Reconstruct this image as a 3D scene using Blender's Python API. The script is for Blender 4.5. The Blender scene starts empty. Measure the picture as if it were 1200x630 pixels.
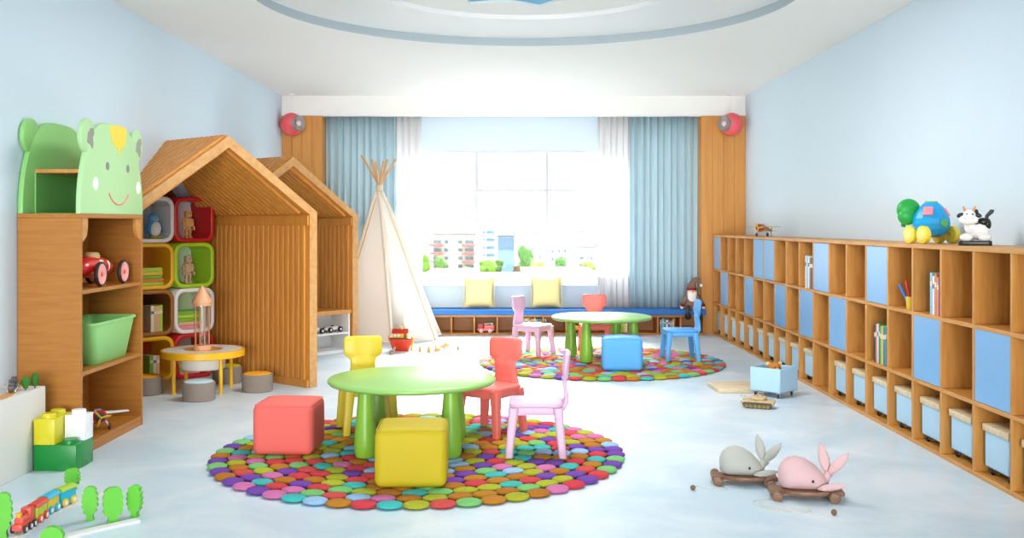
import bpy, bmesh, math, random
from math import pi, sin, cos, radians as R
from mathutils import Matrix, Vector, Euler, noise

random.seed(7)
SC = bpy.context.scene
COL = SC.collection

# ------------------------------------------------------------------ camera
cam_d = bpy.data.cameras.new('camera')
cam = bpy.data.objects.new('camera', cam_d)
COL.objects.link(cam)
H = 1.26                                   # eye height
cam.location = (0, 0, H)
cam.rotation_euler = (R(90), 0, 0)
cam_d.sensor_width = 36
cam_d.lens = 36
cam_d.shift_x = -2 / 1200
cam_d.shift_y = -51 / 1200
cam_d.clip_start = 0.05
cam_d.clip_end = 900
SC.camera = cam

# ------------------------------------------------------------------ view, world, lights
SC.view_settings.view_transform = 'Standard'
SC.view_settings.look = 'None'
SC.view_settings.exposure = 0.82
SC.view_settings.gamma = 1.0
SC.view_settings.use_curve_mapping = False

world = bpy.data.worlds.new('sky')
SC.world = world
world.use_nodes = True
bg = world.node_tree.nodes['Background']
bg.inputs['Color'].default_value = (0.93, 0.97, 1.0, 1)
bg.inputs['Strength'].default_value = 2.1

def area(name, loc, rot, sx, sy, power, col=(1, 1, 1), disk=False, portal=False):
    d = bpy.data.lights.new(name, 'AREA')
    d.shape = 'ELLIPSE' if disk else 'RECTANGLE'
    d.size = sx
    d.size_y = sy
    d.energy = power
    d.color = col
    if portal:
        d.cycles.is_portal = True
    o = bpy.data.objects.new(name, d)
    o.location = loc
    o.rotation_euler = rot
    COL.objects.link(o)
    return o

area('window_portal', (-0.04, 12.30, 1.42), (R(-90), 0, 0), 2.9, 1.5, 1, portal=True)
area('fill_behind', (0, -14, 1.6), (R(95), 0, 0), 9.0, 4.5, 1600, (1.0, 0.99, 0.98))  # added fill light behind the camera, brightens surfaces facing it
area('ceiling_fill', (0.08, 6.45, 2.80), (0, 0, 0), 1.7, 1.2, 50, (1.0, 0.985, 0.96), disk=True)  # added fill light under the tray, out of view, no fixture there
sun_d = bpy.data.lights.new('sun', 'SUN')
sun_d.energy = 26.0
sun_d.angle = R(42)
sun_d.color = (1.0, 0.99, 0.97)
sun = bpy.data.objects.new('sun', sun_d)
sun.rotation_euler = Vector((-0.05, -1.0, -0.8)).to_track_quat('-Z', 'Y').to_euler()
sun.location = (0, 20, 8)
COL.objects.link(sun)

# ------------------------------------------------------------------ materials
def lin(h):
    h = h.lstrip('#')
    v = [int(h[i:i + 2], 16) / 255 for i in (0, 2, 4)]
    return tuple(((c / 12.92) if c <= 0.04045 else ((c + 0.055) / 1.055) ** 2.4) for c in v) + (1,)

_MC = {}
def mat(h, rough=0.5, var=0.05, scale=12, bump=0.0, bscale=60, metal=0.0, sss=0.0, coat=0.0, name=None, trans=0.0):
    key = (h, rough, var, scale, bump, bscale, metal, sss, coat, trans)
    if key in _MC:
        return _MC[key]
    m = bpy.data.materials.new(name or ('paint_' + h.lstrip('#')))
    m.use_nodes = True
    nt = m.node_tree
    b = nt.nodes['Principled BSDF']
    c = lin(h)
    b.inputs['Roughness'].default_value = rough
    b.inputs['Metallic'].default_value = metal
    b.inputs['Coat Weight'].default_value = coat
    tc = nt.nodes.new('ShaderNodeTexCoord')
    n = nt.nodes.new('ShaderNodeTexNoise')
    n.inputs['Scale'].default_value = scale
    n.inputs['Detail'].default_value = 3
    nt.links.new(tc.outputs['Object'], n.inputs['Vector'])
    mx = nt.nodes.new('ShaderNodeMix')
    mx.data_type = 'RGBA'
    mx.inputs['A'].default_value = tuple(max(0, x * (1 - var)) for x in c[:3]) + (1,)
    mx.inputs['B'].default_value = tuple(min(1, x * (1 + var)) for x in c[:3]) + (1,)
    nt.links.new(n.outputs['Fac'], mx.inputs['Factor'])
    nt.links.new(mx.outputs['Result'], b.inputs['Base Color'])
    if bump:
        n2 = nt.nodes.new('ShaderNodeTexNoise')
        n2.inputs['Scale'].default_value = bscale
        n2.inputs['Detail'].default_value = 4
        nt.links.new(tc.outputs['Object'], n2.inputs['Vector'])
        bp = nt.nodes.new('ShaderNodeBump')
        bp.inputs['Strength'].default_value = bump
        bp.inputs['Distance'].default_value = 0.005
        nt.links.new(n2.outputs['Fac'], bp.inputs['Height'])
        nt.links.new(bp.outputs['Normal'], b.inputs['Normal'])
    if trans:
        out = nt.nodes['Material Output']
        tr = nt.nodes.new('ShaderNodeBsdfTranslucent')
        nt.links.new(mx.outputs['Result'], tr.inputs['Color'])
        ms = nt.nodes.new('ShaderNodeMixShader')
        ms.inputs[0].default_value = trans
        nt.links.new(b.outputs[0], ms.inputs[1])
        nt.links.new(tr.outputs[0], ms.inputs[2])
        nt.links.new(ms.outputs[0], out.inputs['Surface'])
    _MC[key] = m
    return m

def wood(name, h1, h2, stretch=(1, 1, 12), scale=3.0, rough=0.45, bump=0.15):
    """grain runs along the axis with the SMALL stretch value"""
    m = bpy.data.materials.new(name)
    m.use_nodes = True
    nt = m.node_tree
    b = nt.nodes['Principled BSDF']
    b.inputs['Roughness'].default_value = rough
    tc = nt.nodes.new('ShaderNodeTexCoord')
    mp = nt.nodes.new('ShaderNodeMapping')
    mp.inputs['Scale'].default_value = stretch
    nt.links.new(tc.outputs['Object'], mp.inputs['Vector'])
    n = nt.nodes.new('ShaderNodeTexNoise')
    n.inputs['Scale'].default_value = scale
    n.inputs['Detail'].default_value = 6
    n.inputs['Roughness'].default_value = 0.6
    n.inputs['Distortion'].default_value = 0.4
    nt.links.new(mp.outputs['Vector'], n.inputs['Vector'])
    r = nt.nodes.new('ShaderNodeValToRGB')
    r.color_ramp.elements[0].position = 0.32
    r.color_ramp.elements[0].color = lin(h2)
    r.color_ramp.elements[1].position = 0.62
    r.color_ramp.elements[1].color = lin(h1)
    nt.links.new(n.outputs['Fac'], r.inputs['Fac'])
    nt.links.new(r.outputs['Color'], b.inputs['Base Color'])
    bp = nt.nodes.new('ShaderNodeBump')
    bp.inputs['Strength'].default_value = bump
    bp.inputs['Distance'].default_value = 0.002
    nt.links.new(n.outputs['Fac'], bp.inputs['Height'])
    nt.links.new(bp.outputs['Normal'], b.inputs['Normal'])
    return m

def glass(name, tint=(1, 1, 1, 1), gloss=0.08):
    m = bpy.data.materials.new(name)
    m.use_nodes = True
    nt = m.node_tree
    nt.nodes.remove(nt.nodes['Principled BSDF'])
    out = nt.nodes['Material Output']
    t = nt.nodes.new('ShaderNodeBsdfTransparent')
    t.inputs['Color'].default_value = tint
    g = nt.nodes.new('ShaderNodeBsdfGlossy')
    g.inputs['Roughness'].default_value = 0.02
    ms = nt.nodes.new('ShaderNodeMixShader')
    ms.inputs[0].default_value = gloss
    nt.links.new(t.outputs[0], ms.inputs[1])
    nt.links.new(g.outputs[0], ms.inputs[2])
    nt.links.new(ms.outputs[0], out.inputs['Surface'])
    return m

M_WALL = mat('#DAEAF5', 0.75, 0.012, 2, 0.05, 90, name='wall_paint')
M_CEIL = mat('#F5F3EE', 0.85, 0.01, 2, name='ceiling_paint')
M_WHITE = mat('#F3F3F2', 0.45, 0.01, 4, name='white_paint')
M_TRAY = mat('#B0BCC1', 0.7, 0.01, 2, name='tray_rim_shade')  # white tray's rim toned down to bluish grey, shade put into the colour
M_SKYB = mat('#7FC4E6', 0.7, 0.02, 2, name='sky_blue_paint')

def floor_material():
    m = bpy.data.materials.new('polished_floor')
    m.use_nodes = True
    nt = m.node_tree
    b = nt.nodes['Principled BSDF']
    tc = nt.nodes.new('ShaderNodeTexCoord')
    n = nt.nodes.new('ShaderNodeTexNoise')
    n.inputs['Scale'].default_value = 1.6
    n.inputs['Detail'].default_value = 8
    n.inputs['Roughness'].default_value = 0.62
    n.inputs['Distortion'].default_value = 0.6
    nt.links.new(tc.outputs['Object'], n.inputs['Vector'])
    r = nt.nodes.new('ShaderNodeValToRGB')
    e = r.color_ramp.elements
    e[0].position = 0.38
    e[0].color = lin('#C6DBE8')
    e[1].position = 0.62
    e[1].color = lin('#E1EBF2')
    nt.links.new(n.outputs['Fac'], r.inputs['Fac'])
    nt.links.new(r.outputs['Color'], b.inputs['Base Color'])
    b.inputs['Roughness'].default_value = 0.3
    rr = nt.nodes.new('ShaderNodeMapRange')
    rr.inputs['To Min'].default_value = 0.26
    rr.inputs['To Max'].default_value = 0.42
    nt.links.new(n.outputs['Fac'], rr.inputs['Value'])
    nt.links.new(rr.outputs['Result'], b.inputs['Roughness'])
    return m
M_FLOOR = floor_material()

# grain along z / y / x (local object axes)
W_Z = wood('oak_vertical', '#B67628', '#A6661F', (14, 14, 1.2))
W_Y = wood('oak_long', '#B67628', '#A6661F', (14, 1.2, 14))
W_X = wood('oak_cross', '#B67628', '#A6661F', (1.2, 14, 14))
WL_Z = wood('light_oak_vertical', '#D29549', '#BF7E33', (12, 12, 1.2))
WL_Y = wood('light_oak_long', '#D29549', '#BF7E33', (12, 1.2, 12))
WP_Z = wood('panel_oak', '#D59440', '#C88432', (10, 10, 0.5), 2.2)
W_PALE = wood('pale_ply', '#E2CFAF', '#D2B98F', (2, 14, 14))
W_TOY = wood('toy_wood', '#DDAA6A', '#C08745', (6, 6, 20), 8)
W_BROWN = wood('walnut', '#8A6247', '#6D4A33', (3, 20, 20), 6)

# ------------------------------------------------------------------ mesh helpers
def TM(loc=(0, 0, 0), rot=(0, 0, 0), sc=(1, 1, 1)):
    return Matrix.LocRotScale(Vector(loc), Euler(rot), Vector(sc))

class S:
    def __init__(s):
        s.bm = bmesh.new()

    def put(s, tb, mi=0, M=None):
        if M is not None:
            tb.transform(M)
            if M.determinant() < 0:
                bmesh.ops.reverse_faces(tb, faces=tb.faces[:])
        for f in tb.faces:
            f.material_index = mi
            f.smooth = True
        me = bpy.data.meshes.new('t')
        tb.to_mesh(me)
        tb.free()
        s.bm.from_mesh(me)
        bpy.data.meshes.remove(me)
        return s

    def box(s, x0, x1, y0, y1, z0, z1, bev=0.0, seg=2, mi=0, M=None):
        tb = bmesh.new()
        bmesh.ops.create_cube(tb, size=1, matrix=TM(((x0 + x1) / 2, (y0 + y1) / 2, (z0 + z1) / 2), sc=(abs(x1 - x0), abs(y1 - y0), abs(z1 - z0))))
        if bev:
            bmesh.ops.bevel(tb, geom=tb.edges[:], offset=bev, segments=seg, affect='EDGES', profile=0.5)
        return s.put(tb, mi, M)

    def cyl(s, r, z0, z1, r2=None, seg=24, bev=0.0, mi=0, M=None, c=(0, 0)):
        r2 = r if r2 is None else r2
        tb = bmesh.new()
        bmesh.ops.create_cone(tb, cap_ends=True, segments=seg, radius1=r, radius2=r2, depth=abs(z1 - z0), matrix=TM((c[0], c[1], (z0 + z1) / 2)))
        if bev:
            es = [e for e in tb.edges if len(e.link_faces) == 2 and any(len(f.verts) > 4 for f in e.link_faces)]
            bmesh.ops.bevel(tb, geom=es, offset=bev, segments=3, affect='EDGES', profile=0.5)
        return s.put(tb, mi, M)

    def lathe(s, prof, seg=24, mi=0, M=None):
        tb = bmesh.new()
        rings = []
        for r, z in prof:
            if r < 1e-5:
                rings.append([tb.verts.new((0, 0, z))])
            else:
                rings.append([tb.verts.new((r * cos(2 * pi * k / seg), r * sin(2 * pi * k / seg), z)) for k in range(seg)])
        for a, b in zip(rings, rings[1:]):
            for k in range(seg):
                k2 = (k + 1) % seg
                if len(a) == 1 and len(b) > 1:
                    tb.faces.new((a[0], b[k2], b[k]))
                elif len(b) == 1 and len(a) > 1:
                    tb.faces.new((a[k], a[k2], b[0]))
                elif len(a) > 1:
                    tb.faces.new((a[k], a[k2], b[k2], b[k]))
        bmesh.ops.recalc_face_normals(tb, faces=tb.faces[:])
        return s.put(tb, mi, M)

    def prism(s, pts, d0, d1, bev=0.0, seg=2, mi=0, M=None, axis='z'):
        """polygon pts in a plane, extruded from d0 to d1. axis z: (x,y); y: (x,z); x: (y,z)"""
        def P(p, d):
            return {'z': (p[0], p[1], d), 'y': (p[0], d, p[1]), 'x': (d, p[0], p[1])}[axis]
        tb = bmesh.new()
        a = [tb.verts.new(P(p, d0)) for p in pts]
        b = [tb.verts.new(P(p, d1)) for p in pts]
        n = len(pts)
        tb.faces.new(a)
        tb.faces.new(b[::-1])
        for k in range(n):
            tb.faces.new((a[k], b[k], b[(k + 1) % n], a[(k + 1) % n]))
        bmesh.ops.recalc_face_normals(tb, faces=tb.faces[:])
        if bev:
            es = [e for e in tb.edges if any(len(f.verts) == n and n > 4 or f in (tb.faces[:][0], tb.faces[:][1]) for f in e.link_faces)]
            bmesh.ops.bevel(tb, geom=es, offset=bev, segments=seg, affect='EDGES', profile=0.5)
        return s.put(tb, mi, M)

    def tube(s, pts, r, seg=8, mi=0, M=None, closed=False, taper=None):
        tb = bmesh.new()
        pts = [Vector(p) for p in pts]
        n = len(pts)
        up = None
        rings = []
        for i, p in enumerate(pts):
            a = pts[(i - 1) % n] if (closed or i > 0) else p
            b = pts[(i + 1) % n] if (closed or i < n - 1) else p
            t = (b - a).normalized()
            if up is None:
                up = Vector((0, 0, 1)) if abs(t.z) < 0.9 else Vector((1, 0, 0))
            u = t.cross(up).normalized()
            v = u.cross(t).normalized()
            up = v
            rr = r if taper is None else taper[i]
            rings.append([tb.verts.new(p + rr * (cos(2 * pi * k / seg) * u + sin(2 * pi * k / seg) * v)) for k in range(seg)])
        m = n if closed else n - 1
        for i in range(m):
            a, b = rings[i], rings[(i + 1) % n]
            for k in range(seg):
                tb.faces.new((a[k], a[(k + 1) % seg], b[(k + 1) % seg], b[k]))
        if not closed:
            tb.faces.new(rings[0])
            tb.faces.new(rings[-1][::-1])
        bmesh.ops.recalc_face_normals(tb, faces=tb.faces[:])
        return s.put(tb, mi, M)

    def ell(s, c, rad, seg=20, rings=12, rot=(0, 0, 0), mi=0, M=None):
        tb = bmesh.new()
        bmesh.ops.create_uvsphere(tb, u_segments=seg, v_segments=rings, radius=1, matrix=TM(c, rot, rad))
        return s.put(tb, mi, M)

    def loft(s, rows, mi=0, M=None, closed=True, cap=True):
        """rows: lists of equal-length point rings"""
        tb = bmesh.new()
        vr = [[tb.verts.new(p) for p in r] for r in rows]
        n = len(rows[0])
        for a, b in zip(vr, vr[1:]):
            for k in range(n if closed else n - 1):
                k2 = (k + 1) % n
                tb.faces.new((a[k], a[k2], b[k2], b[k]))
        if cap and closed:
            tb.faces.new(vr[0][::-1])
            tb.faces.new(vr[-1])
        if closed:
            bmesh.ops.recalc_face_normals(tb, faces=tb.faces[:])
        return s.put(tb, mi, M)

    def clip(s, co, no):
        """cut away what lies on the +no side of the plane and close the cut"""
        g = s.bm.verts[:] + s.bm.edges[:] + s.bm.faces[:]
        r = bmesh.ops.bisect_plane(s.bm, geom=g, plane_co=co, plane_no=no, clear_outer=True, clear_inner=False)
        es = [e for e in r['geom_cut'] if isinstance(e, bmesh.types.BMEdge)]
        if es:
            bmesh.ops.holes_fill(s.bm, edges=es, sides=0)
        return s

    def build(s, name, mats, parent=None, sharp=38, loc=None, rotz=None, sub=0):
        me = bpy.data.meshes.new(name)
        s.bm.to_mesh(me)
        s.bm.free()
        for m in (mats if isinstance(mats, (list, tuple)) else [mats]):
            me.materials.append(m)
        me.set_sharp_from_angle(angle=R(sharp))
        o = bpy.data.objects.new(name, me)
        COL.objects.link(o)
        if parent is not None:
            o.parent = parent
        if loc is not None:
            o.location = loc
        if rotz is not None:
            o.rotation_euler = (0, 0, rotz)
        if sub:
            md = o.modifiers.new('smooth', 'SUBSURF')
            md.levels = sub
            md.render_levels = sub
        return o

def tag(o, label, cat, group=None, kind=None):
    o['label'] = label
    o['category'] = cat
    if group:
        o['group'] = group
    if kind:
        o['kind'] = kind
    return o

def thing(name, label, cat, loc=(0, 0, 0), rotz=0.0, group=None):
    o = bpy.data.objects.new(name, None)
    COL.objects.link(o)
    o.empty_display_size = 0.05
    o.location = loc
    o.rotation_euler = (0, 0, rotz)
    return tag(o, label, cat, group)

def struct(o):
    o['kind'] = 'structure'
    return o

def kids(o):
    return list(o.children)

def dup(src, loc, rotz=0.0, label=None, group=None, swap=None):
    """copy a thing, its parts and their sub-parts; swap maps material -> material"""
    def cp(o, parent):
        c = o.copy()
        COL.objects.link(c)
        if swap and c.type == 'MESH':
            c.data = c.data.copy()
            for i, m in enumerate(c.data.materials):
                if m in swap:
                    c.data.materials[i] = swap[m]
        if parent is not None:
            c.parent = parent
        for ch in kids(o):
            cp(ch, c)
        return c
    r = cp(src, None)
    r.location = loc
    r.rotation_euler = (0, 0, rotz)
    if label:
        r['label'] = label
    if group:
        r['group'] = group
    return r

def at(px, py, D):
    return Vector(((px - 602) * D / 1200, D, H - (py - 264) * D / 1200))

def rrect(w, h, r, n=6, cx=0, cy=0):
    pts = []
    for qx, qy, a0 in ((1, 1, 0), (-1, 1, 90), (-1, -1, 180), (1, -1, 270)):
        for k in range(n + 1):
            a = R(a0 + 90 * k / n)
            pts.append((cx + qx * (w / 2 - r) + r * cos(a), cy + qy * (h / 2 - r) + r * sin(a)))
    return pts

def ngon(cx, cy, r, n, ry=None, a0=0):
    ry = r if ry is None else ry
    return [(cx + r * cos(a0 + 2 * pi * k / n), cy + ry * sin(a0 + 2 * pi * k / n)) for k in range(n)]

# ================================================================== ROOM SHELL
XW, YB, ZC = 2.7, 12.22, 2.771           # side walls, window wall, ceiling
Y0 = -6.0
struct(S().box(-XW - .9, XW + .2, Y0, YB + .2, -0.1, 0).build('floor', M_FLOOR))

# ceiling with a round tray
def ceiling():
    s = S()
    cx, cy, r1 = 0.08, 6.82, 1.81
    n = 96
    tb = bmesh.new()
    circ = [(cx + r1 * cos(2 * pi * k / n), cy + r1 * sin(2 * pi * k / n)) for k in range(n)]
    x0, x1, y0, y1 = -XW - .15, XW + .15, Y0, YB + .2
    outer = []
    for k in range(n):
        a = 2 * pi * k / n
        dx, dy = cos(a), sin(a)
        t = 1e9
        if dx > 1e-9: t = min(t, (x1 - cx) / dx)
        if dx < -1e-9: t = min(t, (x0 - cx) / dx)
        if dy > 1e-9: t = min(t, (y1 - cy) / dy)
        if dy < -1e-9: t = min(t, (y0 - cy) / dy)
        outer.append((cx + dx * t, cy + dy * t))
    vi = [tb.verts.new((p[0], p[1], ZC)) for p in circ]
    vo = [tb.verts.new((p[0], p[1], ZC)) for p in outer]
    corners = [tb.verts.new((x, y, ZC)) for x, y in ((x1, y1), (x0, y1), (x0, y0), (x1, y0))]
    for k in range(n):
        k2 = (k + 1) % n
        a, b = outer[k], outer[k2]
        cr = None
        for c in corners:
            if not (abs(a[0] - b[0]) < 1e-6 or abs(a[1] - b[1]) < 1e-6):
                if (abs(c.co.x - a[0]) < 1e-6 or abs(c.co.y - a[1]) < 1e-6) and (abs(c.co.x - b[0]) < 1e-6 or abs(c.co.y - b[1]) < 1e-6):
                    if (c.co - Vector((a[0], a[1], ZC))).length < 1.5:
                        cr = c
        if cr:
            tb.faces.new((vi[k], vi[k2], vo[k2], cr, vo[k]))
        else:
            tb.faces.new((vi[k], vi[k2], vo[k2], vo[k]))
    s.put(tb, 0)
    def rim(r, za, zb, mi):
        s.loft([[(cx + r * cos(2 * pi * k / n), cy + r * sin(2 * pi * k / n), z) for k in range(n)] for z in (za, zb)], mi=mi, cap=False)
    def ring(ra, rb, z, mi):
        s.loft([[(cx + r * cos(2 * pi * k / n), cy + r * sin(2 * pi * k / n), z) for k in range(n)] for r in (ra, rb)], mi=mi, cap=False)
    rim(r1, ZC, ZC + .065, 1)
    ring(r1, 1.02, ZC + .065, 2)
    rim(1.02, ZC + .065, ZC + .10, 2)
    s.prism([(cx + 1.02 * cos(2 * pi * k / n), cy + 1.02 * sin(2 * pi * k / n)) for k in range(n)], ZC + .12, ZC + .14, mi=3)
    rim(1.02, ZC + .10, ZC + .12, 3)
    s.box(x0, x1, y0, y1, ZC + .16, ZC + .2, mi=0)
    return struct(s.build('ceiling', [M_CEIL, M_TRAY, M_WHITE, M_SKYB]))
ceiling()

# white cloud-edged plate that rings the blue middle of the tray
def cloud_plate():
    n = 360
    cx, cy = 0.08, 6.82
    outer, inner = [], []
    for k in range(n):
        a = 2 * pi * k / n
        outer.append((cx + 1.018 * cos(a), cy + 1.018 * sin(a)))
        r = .765 - .17 * abs(sin(9 * (a - R(81.6)) / 2)) ** .8
        inner.append((cx + r * cos(a), cy + r * sin(a)))
    z0, z1 = ZC + .100, ZC + .1195
    s = S()
    s.loft([[(x, y, z1) for x, y in inner], [(x, y, z0) for x, y in inner], [(x, y, z0) for x, y in outer], [(x, y, z1) for x, y in outer]], cap=False)
    return struct(s.build('ceiling_cloud', M_CEIL))
cloud_plate()

# left wall with the alcove the play house opens into
def wall_left():
    s = S()
    zt = ZC + .01
    hole = [(7.03, 0.0), (7.03, 1.33), (7.95, 1.83), (8.97, 1.33), (8.97, 0.0)]
    for poly in ([(Y0, 0), (7.03, 0), (7.03, zt), (Y0, zt)],
                 [(7.03, 1.33), (7.95, 1.83), (7.95, zt), (7.03, zt)],
                 [(7.95, 1.83), (8.97, 1.33), (8.97, zt), (7.95, zt)],
                 [(8.97, 0), (YB + .2, 0), (YB + .2, zt), (8.97, zt)]):
        s.prism(poly, -XW - .14, -XW, axis='x')
    # alcove
    s.prism([(6.9, 0), (9.1, 0), (9.1, 2.0), (6.9, 2.0)], -3.6, -3.5, axis='x', mi=1)
    s.box(-3.5, -XW - .14, 6.9, 7.03, 0, 2.0, mi=1)
    s.box(-3.5, -XW - .14, 8.97, 9.1, 0, 2.0, mi=1)
    s.box(-3.5, -XW - .14, 7.03, 8.97, 1.84, 2.0, mi=1)
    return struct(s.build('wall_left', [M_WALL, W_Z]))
wall_left()
struct(S().box(XW, XW + .14, Y0, YB + .2, 0, ZC + .01).build('wall_right', M_WALL))

# window wall
WX0, WX1, WZ0, WZ1 = -1.45, 1.42, 0.66, 2.165
s = S()
s.box(-XW, WX0, YB, YB + .2, 0, ZC)
s.box(WX1, XW, YB, YB + .2, 0, ZC)
s.box(WX0, WX1, YB, YB + .2, 0, WZ0)
s.box(WX0, WX1, YB, YB + .2, WZ1, ZC)
struct(s.build('wall_back', M_WALL))
# window
s = S()
yf0, yf1 = YB + .06, YB + .12
fw = .035
for a, b, c, d in ((WX0, WX1, WZ0, WZ0 + fw), (WX0, WX1, WZ1 - fw, WZ1), (WX0, WX0 + fw, WZ0 + fw, WZ1 - fw), (WX1 - fw, WX1, WZ0 + fw, WZ1 - fw)):
    s.box(a, b, yf0, yf1, c, d, .004)
for x in (-.444, .40):
    s.box(x - .02, x + .02, yf0, yf1, WZ0 + fw, WZ1 - fw, .004)
s.box(WX0 + fw, WX1 - fw, yf0 + .004, yf1 - .004, 1.665, 1.70, .004)
wf = struct(s.build('window_1', mat('#C9CBCE', .5, .01, 4, name='window_frame_paint')))
xs = [WX0 + fw, -.464, -.424, .38, .42, WX1 - fw]
for i in range(3):
    for (z0, z1) in ((WZ0 + fw, 1.665), (1.70, WZ1 - fw)):
        S().box(xs[2 * i], xs[2 * i + 1], yf0 + .027, yf0 + .033, z0, z1).build('pane', glass('window_glass', (1, 1, 1, 1), .004), wf)
struct(S().box(-1.09, 1.0, YB - .13, YB + .06, .545, .65, .008).box(-1.09, 1.0, YB - .15, YB + .06, .63, .66, .006).build('trim_1', M_WHITE))
# wood panelled piers, pelmet
for nm, a, b in (('wall_pier', -XW, -2.235), ('wall_pier', 2.185, XW)):
    s = S()
    s.box(a, b, 11.93, YB, 0, 2.535)
    n = 4
    for k in range(n):
        w = (b - a) / n
        s.box(a + w * k + .002, a + w * (k + 1) - .002, 11.922, 11.93, 0.0, 2.534, .001, 1)
    struct(s.build(nm, WP_Z))
struct(S().box(-XW, XW, 11.93, 12.0, 2.533, ZC).build('trim_2', M_CEIL))
struct(S().box(-XW, XW, 11.905, 11.93, 2.536, 2.552, .003).build('trim_3', M_WHITE))
# ================================================================== RIGHT CUBBY WALL UNIT
XS = 2.32
DK = [4.775 + .3953 * k for k in range(-3, 19)]          # divider centres, DK[3] is the one at 4.775
ZS = [(0.0, .022), (.355, .377), (.740, .762), (1.128, 1.152)]
unit = thing('cubby_shelf', 'long low oak cubby shelf of three rows along the right wall', 'shelf', (XS, DK[0], 0))
def lb(name, x0, x1, y0, y1, z0, z1, m, parent, bev=.002):
    return S().box(x0, x1, y0, y1, z0, z1, bev, 1).build(name, m, parent)
YL = DK[-1] - DK[0]
for i, (a, b) in enumerate(ZS):
    lb('top_board' if i == 3 else ('base_board' if i == 0 else 'shelf'), 0, .376, -.012, YL + .012, a, b, WL_Y, unit)
lb('back_panel', .366, .376, -.012, YL + .012, .022, 1.128, WL_Y, unit, 0)
for k, d in enumerate(DK):
    y = d - DK[0]
    s = S()
    for (z0, z1) in ((.022, .355), (.377, .740), (.762, 1.128)):
        s.box(.0, .366, y - .012, y + .012, z0, z1, .002, 1)
    s.build('side_panel' if k in (0, len(DK) - 1) else 'divider', WL_Z, unit)
M_DOOR = mat('#78AEDE', 0.3, .015, 5, name='blue_laminate')
door0 = None
for cell, row in ((5, 2), (8, 2), (12, 2), (13, 2), (18, 2), (1, 1), (3, 1), (7, 1), (9, 1), (11, 1), (14, 1), (17, 1)):
    y0 = DK[cell + 2] - DK[0] + .014
    y1 = DK[cell + 3] - DK[0] - .014
    z0, z1 = (ZS[row][1] + .002, ZS[row + 1][0] - .002)
    if door0 is None:
        door0 = S().box(.002, .020, 0, y1 - y0, 0, z1 - z0, .002, 1).build('door', M_DOOR, unit)
        d = door0
    else:
        d = door0.copy(); COL.objects.link(d); d.parent = unit
    d.location = (0, y0, z0)

# storage bins on castors
M_BIN = mat('#B2D4EA', 0.55, .01, 5, name='bin_blue')
M_BLK = mat('#1C1D1F', 0.4, .05, 20, name='black_rubber')
M_CHR = mat('#C9CDD0', 0.25, .02, 20, metal=.9, name='castor_metal')
def make_bin(name, label, lid=True):
    t = thing(name, label, 'storage bin')
    s = S()
    w, z0, z1, th = .125, .04, .216, .009
    s.box(-w, w, -w, w, z0, z0 + .01, .003, 1)
    s.box(-w, w, -w, -w + th, z0, z1, .003, 1).box(-w, w, w - th, w, z0, z1, .003, 1)
    s.box(-w, -w + th, -w + th, w - th, z0, z1, .003, 1).box(w - th, w, -w + th, w - th, z0, z1, .003, 1)
    s.build('body', M_BIN, t)
    for sx in (-1, 1):
        for sy in (-1, 1):
            x, y = sx * .095, sy * .095
            w_ = S().cyl(.0155, -.006, .006, seg=18, bev=.002, M=TM((x - .006, y, .0155), (R(90), 0, R(25)))).build('caster', M_BLK, t)
            f = S().box(x - .012, x + .012, y - .011, y + .011, .031, .041, .002, 1)
            f.box(x - .010, x + .008, y - .011, y - .008, .012, .033).box(x - .010, x + .008, y + .008, y + .011, .012, .033)
            f.build('fork', M_CHR, w_)
    if lid:
        S().box(-.136, .136, -.136, .136, .216, .252, .004, 2).build('lid', W_PALE, t)
    return t
ordinal = {0: 'nearest', 1: 'second', 2: 'third', 3: 'fourth', 4: 'fifth', 5: 'sixth', 6: 'seventh', 7: 'eighth', 9: 'ninth', 10: 'tenth', 11: 'eleventh', 12: 'twelfth', 13: 'thirteenth', 14: 'fourteenth', 15: 'fifteenth', 16: 'sixteenth', 17: 'seventeenth', 18: 'farthest'}
GB = 'lidded storage bins in the bottom row of the cubby shelf'
bin0 = None
for c in sorted(ordinal):
    y = (DK[c + 2] + DK[c + 3]) / 2 + .018
    w = ordinal[c]
    if c == 0: lab = 'light blue bin with pale wood lid, nearest in the bottom row of the cubby shelf'
    elif c == 7: lab = 'light blue lidded bin beside the only empty bottom compartment, on its near side'
    elif c == 9: lab = 'light blue lidded bin beside the only empty bottom compartment, on its window side'
    elif c == 18: lab = 'light blue lidded bin in the last bottom compartment by the window wall'
    elif c < 7: lab = 'light blue lidded bin, %s from the near end of the bottom row' % w
    else: lab = 'light blue lidded bin, %s from the window end of the bottom row' % ['first', 'second', 'third', 'fourth', 'fifth', 'sixth', 'seventh', 'eighth', 'ninth'][18 - c]
    if bin0 is None:
        bin0 = make_bin('storage_bin', lab); bin0['group'] = GB
        bin0.location = (XS + .035 + .125, y, .022)
    else:
        dup(bin0, (XS + .035 + .125, y, .022), 0, lab, GB)
fb = make_bin('storage_bin', 'open light blue bin on castors standing on the floor with a teddy inside', lid=False)
fb.location = (1.93, 7.595, 0)
fb.rotation_euler = (0, 0, R(45))
tag(S().box(-.17, .17, -.19, .19, 0, .034, .004, 2).build('bin_lid', W_PALE, loc=(1.70, 7.88, 0), rotz=R(2)),
    'pale wooden bin lid lying flat on the floor beside the open blue bin', 'lid')
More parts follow.
